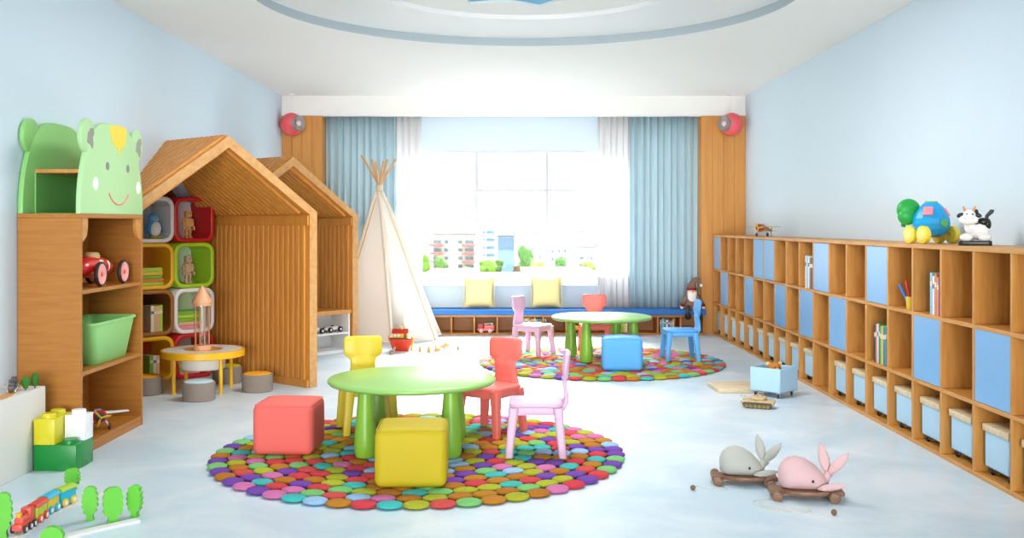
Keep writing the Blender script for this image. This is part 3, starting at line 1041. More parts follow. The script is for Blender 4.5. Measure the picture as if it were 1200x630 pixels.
# length along x, nose at -x
s = S().prism([(-.115, .038), (-.095, .052), (.10, .056), (.115, .048), (.112, .026), (-.09, .022)], -.048, .048, axis='y', bev=.002)
for sg in (-1, 1):
    s.box(-.11, .112, sg * .048 - .006, sg * .048 + .006, .044, .05, .001)
s.build('hull', M_TAN, tk)
for sg in (-1, 1):
    tr = []
    s = S()
    pr = [(-.10, .030), (-.085, .010), (-.07, .002), (.085, .002), (.10, .012), (.105, .028), (.095, .040), (-.09, .040)]
    s.prism(pr, sg * .035, sg * .056, axis='y', bev=.001)
    for k in range(22):
        x = -.075 + k * .0076
        s.box(x, x + .003, sg * .035, sg * .0565, 0, .003)
    t_ = s.build('track', mat('#57503C', .8, .3, 80, name='track_dark'), tk)
    for k in range(6):
        S().cyl(.0125, -.003, .003, seg=16, M=TM((-.068 + k * .029, sg * .058, .0165), (R(90), 0, 0))).build('road_wheel', M_TAN2, t_)
tu = S().prism([(-.052, .0), (-.038, -.034), (.0, -.042), (.045, -.036), (.06, -.015), (.06, .015), (.045, .036), (0, .042), (-.038, .034)], .056, .078, bev=.006, M=TM((.0, 0, 0))).build('turret', M_TAN, tk)
S().cyl(.012, .078, .086, seg=16, c=(-.01, .014)).cyl(.010, .078, .085, seg=16, c=(-.012, -.016)).box(.01, .03, -.02, -.004, .078, .092, .002).tube([(.035, .012, .078), (.036, .012, .112)], .001, 6).build('hatch', M_TAN, tu)
S().tube([(-.045, 0, .066), (-.12, -.004, .078)], .0042, 10).tube([(-.075, -.001, .0705), (-.092, -.002, .0735)], .0055, 10).build('gun_barrel', M_TAN, tu)

# ================================================================== TOY AEROPLANES
def aeroplane(label, loc, rz, cbody, cwing, group='toy aeroplanes', sc=1.0):
    t = thing('toy_aeroplane', label, 'toy aeroplane', loc, rz, group)
    mb, mw = mat(cbody, .45, .1, 30), mat(cwing, .5, .06, 30)
    # nose towards -x ; axis height .085 at nose sloping to tail
    Mx = TM((0, 0, .082), (0, R(78 + 180 - 180), 0))
    b = S().loft([[(x, r * cos(2 * pi * k / 16), z + r * sin(2 * pi * k / 16)) for k in range(16)] for x, z, r in ((-.10, .085, .030), (-.06, .084, .032), (0, .080, .027), (.06, .071, .019), (.12, .058, .011), (.15, .05, .006))]).build('fuselage', mb, t)
    S().loft([[(x, r * cos(2 * pi * k / 20), .085 + r * sin(2 * pi * k / 20)) for k in range(20)] for x, r in ((-.125, .031), (-.128, .037), (-.115, .041), (-.095, .040), (-.088, .033))], cap=True).build('cowling', mat('#DC3A36', .35), t)
    S().ell((-.1285, 0, .085), (.002, .029, .029), 18, 10).build('engine', mat('#4A443E', .5), t)
    pr = S().ell((-.137, 0, .085), (.012, .009, .009), 12, 8)
    for a in (80, 200, 320):
        pr.ell((0, 0, .030), (.0025, .007, .030), 10, 8, M=TM((-.138, 0, .085), (R(a), 0, 0)))
    pr.build('propeller', mat('#E3B92E', .4), t)
    S().prism([(.0, -.17), (.035, -.165), (.045, 0), (.035, .165), (.0, .17), (-.03, .06), (-.03, -.06)], .098, .104, bev=.002, M=TM((-.03, 0, -.006))).build('wing', mw, t)
    S().prism([(.135, -.055), (.155, -.05), (.155, .05), (.135, .055), (.12, 0)], .052, .056, bev=.001).prism([(.118, .058), (.16, .056), (.16, .088), (.145, .09)], -.002, .002, axis='y').build('tail', mw, t)
    S().prism([(-.045, .106), (-.03, .106), (-.04, .122)], -.014, .014, axis='y').build('windscreen', mat('#6FB8E8', .2), t)
    for sg in (-1, 1):
        l = S().tube([(-.055, sg * .022, .072), (-.06, sg * .055, .020)], .004, 8, taper=[.008, .0045]).build('undercarriage_leg', mw, t)
        S().cyl(.0185, -.006, .006, seg=18, bev=.002, M=TM((-.06, sg * .057, .0185), (R(90), 0, 0))).build('wheel', mat('#4B3A33', .6), l)
    S().tube([(.135, 0, .05), (.145, 0, .006)], .0025, 6).ell((.145, 0, .006), (.006, .004, .006), 10, 8).build('tail_wheel', mat('#4B3A33', .6), b)
    t.scale = (sc, sc, sc)
    return t
aeroplane('tan toy aeroplane with red nose standing on top of the cubby shelf', (2.49, 10.15, 1.152), R(50), '#A98E6E', '#C7AC84')
aeroplane('white toy aeroplane with red nose on the bottom shelf of the animal bookcase', (-2.46, 6.06, .060), R(118), '#D9D6CF', '#E6E5E0')

# ================================================================== TOY ELEPHANT-LIKE ROLLER
Z_T = 1.152
el = thing('toy_elephant', 'blue egg-shaped toy elephant with green ears on yellow wheels, on the cubby shelf', 'toy elephant', (2.50, 6.13, Z_T), R(14))
# local: heading +y
M_BL = mat('#199FDE', .3, .02, 6, name='toy_blue')
M_YE = mat('#F0DA4A', .4, .03, 10, name='toy_yellow')
M_GR = mat('#1FA03E', .45, .03, 10, name='toy_green')
b = S().lathe([(0, .038), (.045, .040), (.080, .054), (.102, .086), (.108, .12), (.104, .15), (.090, .185), (.068, .218), (.046, .240), (.032, .248), (0, .249)], 14, M=TM(sc=(1, 1.0, 1))).build('body', M_BL, el, sharp=12)
S().lathe([(.036, .245), (.036, .252), (.0, .253)], 20).build('cap', mat('#6DB44A', .5), b)
def patch(azi, z, r, c, shape, name='patch'):
    # slab lying on the flank
    rr = .110 if z < .14 else .088
    M = Matrix.Rotation(R(azi), 4, 'Z') @ TM((rr * .93, 0, z), (0, R(90 - (8 if z < .13 else 32)), 0))
    s = S()
    if shape == 'sq': s.prism(rrect(r * 2, r * 2, r * .25, 4), 0, .012, bev=.002, M=M)
    else: s.cyl(r, -.004, .012, seg=24, bev=.003, M=M)
    s.build(name, mat(c, .5, .03, 20), b)
patch(222, .190, .028, '#F08A94', 'sq', 'pink_patch')
patch(322, .185, .026, '#F08A94', 'sq', 'pink_patch')
patch(275, .12, .024, '#5DBA6A', 'c', 'green_patch')
patch(60, .19, .026, '#F08A94', 'sq', 'pink_patch')
hh_ = S().ell((-.085, .10, .20), (.078, .045, .070), 22, 14).ell((-.10, .09, .165), (.062, .045, .055), 18, 12).tube([(-.05, .14, .18), (-.06, .175, .14), (-.065, .185, .10)], .02, 12, taper=[.024, .018, .013])
hh_.build('head', M_GR, el)
for sx in (-1, 1):
    for sy in (-1, 1):
        w = S().cyl(.053, -.017, .017, seg=32, bev=.006, M=TM((sx * .098, sy * .062, .053), (0, R(90), 0))).build('wheel', M_YE, el)
        S().cyl(.034, .014, .0195, seg=24, bev=.002, M=TM((sx * .098, sy * .062, .053), (0, R(90 * sx), 0))).build('hub', mat('#F4E68A', .5), w)
for sy in (-1, 1):
    S().tube([(-.098, sy * .062, .053), (.098, sy * .062, .053)], .006, 8).build('axle', mat('#C99A2E', .5), el)

# ================================================================== COW
cw = thing('toy_cow', 'black and white toy cow standing on a black base on the cubby shelf', 'toy cow', (2.49, 5.53, Z_T), R(-20))
M_COW = mat('#F1EFEC', .4, .02, 8, name='cow_white')
M_CBK = mat('#17190F', .35, .05, 20, name='cow_black')
S().prism(rrect(.165, .12, .02, 5), 0, .026, bev=.004).build('base', M_CBK, cw)
b = S().ell((.015, .005, .085), (.064, .056, .055)).ell((.03, .01, .095), (.05, .05, .05)).ell((-.02, -.02, .105), (.036, .034, .044)).build('body', M_COW, cw, sharp=180)
for x, y, nm in ((-.045, -.038, 'foreleg'), (.045, -.036, 'foreleg'), (-.035, .04, 'hind_leg'), (.055, .04, 'hind_leg')):
    S().ell((x, y, .043), (.033, .024, .022), 16, 10).build('leg', M_COW, b)
hd = S().ell((-.03, -.045, .158), (.032, .032, .036)).build('head', M_COW, cw)
S().ell((-.036, -.072, .138), (.048, .030, .029)).build('muzzle', mat('#F6F2EE', .35), hd)
S().ell((-.055, -.1, .146), (.004, .003, .003), 8, 6).ell((-.018, -.1, .146), (.004, .003, .003), 8, 6).build('nostril', mat('#E0A07C', .5), hd)
for sg in (-1, 1):
    S().tube([(-.03 + sg * .018, -.04, .185), (-.03 + sg * .026, -.042, .197), (-.03 + sg * .031, -.044, .212)], .006, 10, taper=[.008, .006, .002]).build('horn', mat('#D9873A', .5), hd)
    S().ell((-.03 + sg * .044, -.035, .163), (.020, .008, .012), 14, 8, rot=(0, R(sg * 25), 0)).build('ear', M_CBK, hd)
    S().ell((-.03 + sg * .014, -.074, .167), (.0045, .003, .006), 10, 6).build('eye', M_CBK, hd)
S().ell((.0, -.026, .175), (.016, .020, .022), rot=(0, R(20), 0)).build('head_patch', M_CBK, hd)
S().ell((.060, .0, .115), (.022, .042, .034)).ell((.038, -.020, .126), (.030, .026, .024)).build('side_patch', M_CBK, b)
S().tube([(.055, .02, .125), (.062, .02, .16), (.085, .015, .185), (.095, .01, .19)], .008, 10, taper=[.009, .010, .012, .004]).build('tail', M_CBK, b)
S().tube([(-.02 + .036 * cos(a), -.03 + .034 * sin(a), .118) for a in [2 * pi * k / 20 for k in range(20)]], .004, 8, closed=True).build('collar', M_CBK, cw)
# ================================================================== ANIMAL BOOKCASE (left)
BY0, BY1, BXF, BXB = 5.56, 6.49, -2.35, -2.695
bc = thing('animal_bookcase', 'tall oak bookcase with a smiling green animal face on top', 'bookcase', (BXB, BY0, 0))
BW, BL, BH = BXF - BXB, BY1 - BY0, 1.325
W_YC = W_Y
lb('side_panel', 0, BW, 0, .022, 0, BH - .024, W_X, bc)
lb('side_panel', 0, BW, BL - .022, BL, 0, BH - .024, W_X, bc)
lb('top_board', 0, BW, 0, BL, BH - .024, BH, W_Y, bc)
lb('back_panel', 0, .012, .022, BL - .022, .0, BH - .024, W_Y, bc, 0)
for z in (.895, .448):
    lb('shelf', .012, BW - .004, .022, BL - .022, z - .012, z + .010, W_Y, bc)
lb('base_shelf', .012, BW - .004, .022, BL - .022, .036, .060, W_Y, bc)
lb('plinth', BW - .02, BW - .003, .022, BL - .022, 0, .036, W_Y, bc)
for yy, sg in ((.022, 1), (BL - .022, -1)):
    pts = [(0, BH - .024), (0, BH - .155)] + [(sg * .085 * sin(R(a)), BH - .07 - .085 * cos(R(a))) for a in (0, 20, 40, 60, 80, 90)] + [(sg * .085, BH - .024)]
    pts = [(yy + p[0], p[1]) for p in pts]
    S().prism(pts, BW - .024, BW - .006, axis='x').build('bracket', WL_Y, bc)
# the green head: front and rear plates with a cubby between
M_FACE = mat('#B3DC9F', .45, .01, 5, name='pale_green_lacquer')
M_FR = mat('#8FCB75', .45, .01, 5, name='shaded_green_lacquer')  # darker copy of the face green, shading of the rear plate painted in
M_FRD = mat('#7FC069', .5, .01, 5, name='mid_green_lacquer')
def dome(n=20, grow=0.0):
    pts = [(0, BH)]
    c = BL / 2
    P = [(0.0, 0.0), (.0, .06), (.012, .16), (.045, .27), (.095, .37), (.165, .455), (.25, .507), (.35, .527), (c, .530)]
    P = catmull(P, 3)
    L_ = [(p[0], BH + p[1]) for p in P]
    R_ = [(BL - p[0], BH + p[1]) for p in P[::-1][1:]]
    return L_ + R_
def ear_pts(cy, cz, r):
    return ngon(cy, cz, r, 32)
for x0, x1 in ((0.0, .03), (BW - .03, BW)):
    pl = S().prism(dome(), x0, x1, axis='x', bev=.006).build('head_plate', M_FACE if x0 > 0 else M_FR, bc, sharp=50)
    for cy in (.11, BL - .09):
        e = S().prism(ear_pts(cy, 1.755, .098), x0 + .0015, x1 - .0015, axis='x', bev=.006).build('ear', M_FACE if x0 > 0 else M_FR, pl, sharp=50)
        if x0 > 0:
            S().prism([(cy + .02 + a, 1.755 + b) for a, b in ((-.045, -.035), (-.035, .015), (.0, .045), (.035, .05), (.045, .02), (.025, -.005), (.035, -.04), (.02, -.07), (-.01, -.045))], x1 - .003, x1 + .0015, axis='x').build('inner_ear', mat('#9A9690', .6), e)
face = pl
xf0, xf1 = BW - .001, BW + .0016
def fy(px, y=False):
    D = 2.35 * 1200 / (602 - px)
    return D - BY0
for px, z in ((126, 1.603), (149.8, 1.604)):
    S().prism(ngon(fy(px), z, .024, 20, .024), xf0, xf1, axis='x').build('eye', mat('#8C8A84', .6), face)
for px, z in ((112, 1.495), (162, 1.495)):
    S().prism(ngon(fy(px), z, .036, 24, .038), xf0, xf1, axis='x').build('cheek', mat('#F6F6F2', .6), face)
ya, yb_ = fy(127.6), fy(149.8)
arc = [(xf1, ya + (yb_ - ya) * k / 16, 1.445 - .062 * (1 - (2 * k / 16 - 1) ** 2) ** .8) for k in range(17)]
S().tube(arc, .0045, 6).build('mouth', mat('#EE8E86', .6), face)
hy0, hy1, hz = fy(128.0), fy(148.5), BH + .523
tuft = [(hy0, hz - .012), (hy0 + (hy1 - hy0) * .25, hz + .001), (hy0 + (hy1 - hy0) * .5, hz + .005), (hy0 + (hy1 - hy0) * .75, hz + .004), (hy1, hz - .004)]
f_ = lambda u, z: (hy0 + (hy1 - hy0) * u, z)
tuft += [f_(.92, hz - .085), f_(.86, hz - .13), f_(.78, hz - .105), f_(.70, hz - .150), f_(.62, hz - .118), f_(.52, hz - .182), f_(.42, hz - .118), f_(.34, hz - .140), f_(.26, hz - .10), f_(.18, hz - .115), f_(.10, hz - .07)]
S().prism(tuft, BW - .008, xf1, axis='x').build('hair_tuft', mat('#F0D640', .55), face)
S().box(.03, BW - .03, .14, BL - .06, 1.552, 1.574, .002, 1).build('shelf', WL_Y, bc)
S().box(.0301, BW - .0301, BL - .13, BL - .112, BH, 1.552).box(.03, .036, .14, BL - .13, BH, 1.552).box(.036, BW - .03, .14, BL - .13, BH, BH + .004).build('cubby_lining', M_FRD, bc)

# --- things in the bookcase
rc = thing('toy_race_car', 'red vintage toy race car with white number panel and wire wheels', 'toy car', (-2.50, 6.12, .9055))
s = S()
rows = []
for (y, z, rx, rz_) in ((-.265, .105, .012, .010), (-.25, .106, .045, .040), (-.20, .108, .062, .056), (-.10, .112, .070, .066), (.0, .112, .070, .062), (.09, .106, .062, .052), (.17, .095, .046, .040), (.22, .085, .030, .027), (.24, .082, .008, .008)):
    rows.append([(rx * cos(2 * pi * k / 24), y, z + rz_ * sin(2 * pi * k / 24)) for k in range(24)])
b = s.loft(rows).build('body', mat('#DC2B27', .22, .02, 8, coat=.5, name='glossy_red'), rc, sharp=180)
S().loft([[(rx * cos(2 * pi * k / 20), y + ry * sin(2 * pi * k / 20), z) for k in range(20)] for z, rx, ry, y in ((.160, .045, .07, -.06), (.178, .044, .068, -.06), (.192, .038, .058, -.055), (.196, .03, .045, -.055))]).build('seat', mat('#C9A36C', .6), b)
S().ell((.052, -.06, .118), (.022, .05, .036)).build('number_panel', mat('#F4EFEC', .3), b)
S().box(.069, .0755, -.063, -.055, .096, .14, .001).build('numeral', mat('#23201F', .4), b)
S().ell((.047, .045, .112), (.022, .018, .035)).build('side_vent', mat('#F4EFEC', .3), b)
for y in (-.17, .175):
    S().tube([(-.095, y, .072), (.095, y, .072)], .005, 8).build('axle', M_CHR, rc)
    for sg in (-1, 1):
        w = S().lathe([(.060, -.009), (.068, -.012), (.072, -.006), (.072, .006), (.068, .012), (.060, .009), (.060, -.009)], 32, M=TM((sg * .1, y, .072), (0, R(90), 0))).build('wheel', mat('#3A2E2A', .5), rc)
        S().lathe([(0, -.007), (.050, -.006), (.060, -.010), (.060, .010), (.050, .006), (0, .007)], 32, M=TM((sg * .1, y, .072), (0, R(90), 0))).build('rim', mat('#F0A19A', .3), w)
        S().cyl(.014, -.013, .013, seg=16, bev=.003, M=TM((sg * .1, y, .072), (0, R(90), 0))).build('hub', mat('#E05A50', .3), w)

gb = thing('plastic_tub', 'light green tapered plastic tub on the middle shelf of the animal bookcase', 'tub', (-2.512, 6.09, .4585))
M_GT = mat('#93D57C', .4, .01, 5, name='green_plastic')
th = .006
rows = [rrect(.24, .45, .03, 5), rrect(.25, .46, .03, 5), rrect(.292, .635, .035, 5), rrect(.31, .655, .038, 5), rrect(.31, .655, .038, 5), rrect(.282, .625, .033, 5), rrect(.238, .45, .028, 5)]
zz = [0, .004, .232, .233, .247, .246, .008]
S().loft([[(x, y, z) for x, y in r] for r, z in zip(rows, zz)]).build('tub', M_GT, gb, sharp=50)
bc.location = bc.location

# ================================================================== WOODEN PLAY HOUSES
W_HZ = wood('house_oak_vertical', '#D89340', '#C98334', (9, 9, .8))  # lighter copy of the oak, colour offsets the shade under the roof
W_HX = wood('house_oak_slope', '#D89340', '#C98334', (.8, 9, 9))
W_EDGE = wood('pale_oak_edge', '#D3A066', '#C28D52', (5, 5, 5), 4)
GD = Vector((.656, .755, 0)).normalized(); RD = Vector((-GD.y, GD.x, 0)); PHI = math.atan2(GD.y, GD.x)
def house(E, label, depth):
    t = thing('play_house', label, 'play house', (E[0], E[1], 0), PHI, 'gabled slatted oak play houses')
    W, he, ha, th = 1.585, 1.367, 1.9075, .07
    rise, run = ha - he, W / 2
    ang = math.atan2(rise, run)
    Mi = Matrix.Rotation(-PHI, 4, 'Z') @ Matrix.Translation((-E[0], -E[1], 0))
    pc = Mi @ Vector((-XW + .002, 5, 0)); pn = Mi.to_3x3() @ Vector((-1, 0, 0))
    tv = th / cos(ang)
    ib = he - th * math.tan(ang / 2)       # inner eave height at x=-th
    def slats_wall(s, x, sgn, z1):
        k = 0; y = .045
        while y < depth:
            s.box(x, x + sgn * .018, y, y + .042, .06, z1, .003, 1)
            y += .0665
    # right wall
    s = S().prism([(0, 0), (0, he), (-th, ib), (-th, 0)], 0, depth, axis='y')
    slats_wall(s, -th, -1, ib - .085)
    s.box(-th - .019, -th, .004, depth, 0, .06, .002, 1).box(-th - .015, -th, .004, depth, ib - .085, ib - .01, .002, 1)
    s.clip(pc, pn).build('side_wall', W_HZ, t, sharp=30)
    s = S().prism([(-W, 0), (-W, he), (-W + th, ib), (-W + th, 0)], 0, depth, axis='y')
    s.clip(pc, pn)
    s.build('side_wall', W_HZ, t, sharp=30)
    # roof slopes
    for side in (0, 1):
        s = S()
        def Q(u, n):       # u along slope from eave(0) to ridge(1), n outward normal offset
            x = -u * run; z = he + u * rise
            x += n * sin(ang); z += n * cos(ang)
            return (x, z) if side == 0 else (-W - x, z)
        xi = -th
        low_in = (-th, ib) if side == 0 else (-W + th, ib)
        ridge_in = (-W / 2, ha - tv)
        eave = (0, he) if side == 0 else (-W, he)
        poly = [eave, (-W / 2, ha), ridge_in, low_in]
        s.prism(poly, 0, depth, axis='y')
        y = .045
        Lr = math.hypot(run, rise)
        while y < depth:
            # underside slats
            a = Q(.10, -th - .018); b_ = Q(.985, -th - .018); c = Q(.985, -th + .004); d = Q(.10, -th + .004)
            s.prism([a, b_, c, d], y, y + .041, axis='y')
            # outside slats
            a = Q(.0, .016); b_ = Q(.995, .016); c = Q(.995, -.003); d = Q(.0, -.003)
            s.prism([a, b_, c, d], y, y + .044, axis='y')
            y += .0665
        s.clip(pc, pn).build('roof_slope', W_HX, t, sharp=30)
    # pale front edging that frames the gable
    e_ = .002
    xo, xi_ = 0, -th
    outer = [(0, 0), (0, he), (-W / 2, ha), (-W, he), (-W, 0)]
    inner = [(-W + th, 0), (-W + th, ib), (-W / 2, ha - tv), (-th, ib), (-th, 0)]
    s = S()
    for k in range(4):
        q = [outer[k], outer[k + 1], inner[3 - k], inner[4 - k]]
        s.prism(q, -.006, -.0002, axis='y')
    s.build('front_edging', W_EDGE, t)
    return t
E1, E2 = (-1.54, 8.0), (-1.565, 10.274)
house(E1, 'slatted oak play house with gabled roof, nearer, opening onto the low yellow table', 1.62)
house(E2, 'slatted oak play house with gabled roof, farther, with a white shelf inside', 1.60)
def HW(E, x, y, z=0):
    p = Vector((E[0], E[1], 0)) + GD * x + RD * y
    return (p.x, p.y, z)
# low white unit in house 2
wu = thing('storage_bench', 'low white open shelf with an oak top inside the farther play house', 'bench', HW(E2, -.09, .0), PHI)
x0 = -1.25
for nm, a, b, c, d, m in (('side_panel', -.018, 0, 0, .385, M_WHITE), ('side_panel', x0, x0 + .018, 0, .385, M_WHITE), ('divider', -.68, -.664, .03, .385, M_WHITE)):
    lb(nm, a, b, .012, .30, c, d, m, wu)
lb('base_board', x0 + .018, -.018, .016, .288, 0, .03, M_WHITE, wu)
lb('shelf', x0 + .018, -.68, .018, .288, .185, .20, M_WHITE, wu)
lb('shelf', -.664, -.018, .018, .288, .185, .20, M_WHITE, wu)
lb('back_panel', x0, 0, .288, .30, 0, .385, M_WHITE, wu, 0)
lb('top_board', x0, .012, .0, .31, .385, .425, WL_Y, wu)
def racer(loc, rz, label):
    t = thing('toy_racer', label, 'toy car', loc, rz, 'white toy racing cars on the white shelf')
    b = S().loft([[(x, ry * cos(2 * pi * k / 16), z + rz_ * sin(2 * pi * k / 16)) for k in range(16)] for x, z, ry, rz_ in ((-.11, .036, .004, .004), (-.10, .037, .018, .016), (-.05, .038, .026, .022), (.02, .038, .030, .024), (.08, .034, .024, .018), (.115, .030, .014, .010), (.12, .03, .003, .003))]).build('body', mat('#EDEDEC', .25, .01), t, sharp=180)
    S().ell((-.01, 0, .058), (.024, .016, .012), 14, 8).build('cockpit', M_BLK, b)
    for x in (-.065, .065):
        for sg in (-1, 1):
            w = S().cyl(.027, -.010, .010, seg=22, bev=.003, M=TM((x, sg * .038, .027), (R(90), 0, 0))).build('wheel', M_BLK, t)
            S().cyl(.012, -.0115, .0115, seg=14, M=TM((x, sg * .038, .027), (R(90), 0, 0))).build('hub', M_WHITE, w)
    return t
racer(HW(E2, -.46, .10, .201), PHI + R(12), 'white toy racing car with black wheels, middle of the white shelf')
racer(HW(E2, -.22, .12, .201), PHI + R(4), 'white toy racing car with black wheels, at the window end of the white shelf')

# ================================================================== COLOURED CUBE SHELVES
CB, CP, CW = Vector((-2.63, 8.45, 0)), .374, .370
def cube_shelf(color, inner, label, col, row):
    p = CB + GD * (-.372 * col) + Vector((0, 0, CP * row))
    t = thing('cube_shelf', label, 'cube shelf', p, PHI, 'coloured rounded cube shelves stacked in the play house')
    m = mat(color, .4, .015, 5, name='cube_lacquer')
    o_ = rrect(CW, CW, .085, 8, 0, CW / 2); i_ = rrect(CW - .062, CW - .062, .06, 8, 0, CW / 2); i2 = rrect(CW - .05, CW - .05, .066, 8, 0, CW / 2)
    rows = [(i_, .33), (i_, .014), (i_, .004), (i2, 0), (rrect(CW - .01, CW - .01, .08, 8, 0, CW / 2), 0), (o_, .005), (o_, .33)]
    S().loft([[(x, y, z) for x, z in r] for r, y in rows] + [[(x, .33, z) for x, z in i_]], cap=False).build('frame', m, t, sharp=50)
    S().prism([(x, z) for x, z in i_], .312, .322, axis='y').build('back_panel', mat(inner, .5, .01), t)
    return t
cubes = {(0, 3): ('#C21D1C', '#D9CFC8', 'red rounded cube shelf holding a wooden robot, top row'),
         (0, 2): ('#A6CF22', '#DCE4C8', 'lime green rounded cube shelf holding a pale wooden robot'),
         (0, 1): ('#ECE9E4', '#C9DDA8', 'white rounded cube shelf holding a flat stack of books'),
         (0, 0): ('#C21D1C', '#C9BDB4', 'red rounded cube shelf at floor level behind the low round table'),
         (1, 3): ('#E4E2DE', '#C9CCD6', 'off-white rounded cube shelf holding a penguin, beside the bookcase'),
         (1, 2): ('#F0B41E', '#D9892A', 'yellow rounded cube shelf with stacked lime books, beside the bookcase'),
         (1, 1): ('#9A6428', '#5E3A1C', 'brown rounded cube shelf with upright cream books'),
         (1, 0): ('#EDB21C', '#C8481C', 'yellow rounded cube shelf at floor level beside the bookcase')}
for (c, r), (a, b, l) in cubes.items():
    cube_shelf(a, b, l, c, r)
def CWp(col, row, x, y, z=0):
    p = CB + GD * (-.372 * col + x) + RD * y
    return (p.x, p.y, CP * row + .032 + z)
# wooden robots
def robot(loc, label, m):
    t = thing('wooden_robot', label, 'toy robot', loc, PHI, 'jointed wooden robot figures')
    hd = S().box(-.026, .026, -.022, .022, .176, .226, .004).cyl(.008, .165, .178, seg=12).build('head', m, t)
    S().ell((-.010, -.022, .206), (.004, .002, .004), 8, 6).ell((.010, -.022, .206), (.004, .002, .004), 8, 6).build('eye', M_BLK, hd)
    S().box(-.034, .034, -.02, .02, .095, .166, .004).cyl(.012, .08, .096, seg=12).box(-.026, .026, -.017, .017, .068, .084, .003).build('torso', m, t)
    for sg in (-1, 1):
        S().ell((sg * .042, 0, .152), (.010, .010, .010), 12, 8).box(sg * .042 - .009, sg * .042 + .009, -.010, .010, .108, .144, .002).ell((sg * .044, -.004, .104), (.008, .008, .008), 12, 8).box(sg * .046 - .008, sg * .046 + .008, -.022, .0, .066, .098, .002).build('arm', m, t)
        S().box(sg * .016 - .011, sg * .016 + .011, -.012, .012, .038, .068, .002).ell((sg * .016, 0, .035), (.009, .009, .009), 12, 8).box(sg * .017 - .011, sg * .017 + .011, -.012, .012, .008, .032, .002).box(sg * .018 - .013, sg * .018 + .013, -.024, .014, 0, .012, .002).build('leg', m, t)
    return t
robot(CWp(0, 3, -.01, .09), 'jointed wooden robot figure standing in the red top cube', W_TOY)
r_ = robot(CWp(0, 2, -.01, .09), 'pale jointed wooden robot figure standing in the lime green cube', wood('toy_wood_pale', '#D8B592', '#BE9470', (6, 6, 20), 8))
# penguin
pg = thing('toy_penguin', 'round blue and white toy penguin with yellow feet in the off-white cube', 'toy penguin', CWp(1, 3, .06, .10), PHI)
S().ell((0, 0, .085), (.06, .055, .075)).ell((0, 0, .165), (.045, .043, .042)).build('body', mat('#5FA9DC', .5), pg)
S().ell((0, -.018, .08), (.049, .045, .065)).build('belly', mat('#F0ECE4', .6), pg)
S().ell((0, -.045, .16), (.013, .018, .009), 12, 8).build('beak', mat('#E9C92C', .5), pg)
for sg in (-1, 1):
    S().ell((sg * .026, -.03, .010), (.022, .032, .010), 14, 8).build('foot', mat('#E4D51E', .5), pg)
    S().ell((sg * .060, .0, .09), (.010, .025, .045), 12, 8, rot=(0, R(-sg * 14), 0)).build('wing', mat('#4C93CC', .5), pg)
# stacked and upright books in the cubes
def stack(col, row, x, cols, where, w=.20, d=.15, t=(.026, .032)):
    z = 0
    for i, c in enumerate(cols):
        tt = random.uniform(*t)
        ww = w * random.uniform(.9, 1)
        nm = 'lowest' if i == 0 else 'topmost' if i == len(cols) - 1 else ['', 'second', 'third', 'fourth'][i]
        o = thing('book', '%s book lying flat in the %s, %s of its stack%s' % (c, where, nm, '' if nm in ('lowest', 'topmost') else ' from below'), 'book', CWp(col, row, x + random.uniform(-.006, .006), .05, z), PHI + R(random.uniform(-3, 3)), 'books stacked in the ' + where)
        S().box(-ww / 2, ww / 2, 0, d, 0, .0025).box(-ww / 2, ww / 2, 0, d, tt - .0025, tt).box(-ww / 2, ww / 2, 0, .0025, 0, tt).build('cover', mat(BK[c], .5, .04, 20), o)
        S().box(-ww / 2 + .003, ww / 2 - .003, .0025, d - .003, .0025, tt - .0025).build('pages', M_PAGE, o)
        z += tt + .0008
def upright(col, row, x, cols, where, h=(.2, .24)):
    for i, c in enumerate(cols):
        tt = random.uniform(.022, .034); hh = random.uniform(*h)
        nm = 'first' if i == 0 else 'last' if i == len(cols) - 1 else ['', 'second', 'third', 'fourth'][i]
        o = book(c, tt, .15, hh, '%s book upright in the %s, %s from the bookcase side' % (c, where, nm) if nm != 'last' else '%s book upright in the %s, farthest from the bookcase' % (c, where), CWp(col, row, x + tt / 2, .04), (0, 0, PHI + pi / 2), 'upright books in the ' + where)
        x += tt + .001
stack(1, 2, .02, ['lime', 'orange', 'green', 'yellow', 'lime'], 'yellow upper cube')
stack(0, 1, -.02, ['pink', 'tan', 'green', 'lime', 'green'], 'white lower cube', .21)
upright(1, 1, .0, ['cream', 'tan', 'tan', 'lime'], 'brown cube')
upright(1, 0, -.01, ['green', 'cream', 'tan'], 'yellow floor cube', (.18, .2))
stack(0, 0, -.02, ['pink', 'green', 'lime'], 'red floor cube', .2)

# ================================================================== LOW YELLOW TABLE, ROCKET, STOOLS
yt = thing('low_table', 'low round table with yellow rim and white top before the cube shelves', 'table', (-2.375, 7.83, 0), 0)
M_YT = mat('#F2B71B', .4, .01, 5, name='yellow_lacquer')
S().lathe([(0, .262), (.30, .262), (.31, .266), (.31, .312), (.306, .316), (.29, .316), (.288, .3125), (0, .3125)], 64).build('table_rim', M_YT, yt)
S().lathe([(.145, .3128), (.289, .3128), (.289, .3158), (.145, .3158)], 64).build('white_top', mat('#EFEDE6', .45), yt)
S().lathe([(0, .3128), (.144, .3128), (.144, .3145), (0, .3145)], 48).build('centre_disc', mat('#E8941C', .45), yt)
S().lathe([(0, .165), (.15, .165), (.163, .175), (.168, .262), (0, .262)], 48).build('drum', mat('#E9E6DF', .7, .02), yt)
for a in (225, 315, 45, 135):
    S().cyl(.0145, 0, .264, seg=16, c=(.245 * cos(R(a + 3)), .245 * sin(R(a + 3)))).build('leg', M_YT, yt)
rk = thing('toy_rocket', 'clear cylinder toy rocket with wooden cone nose standing on the low table', 'toy rocket', (-2.375, 7.81, .3147), 0)
M_PEACH = wood('peach_wood', '#EDB387', '#DFA076', (8, 8, 2))
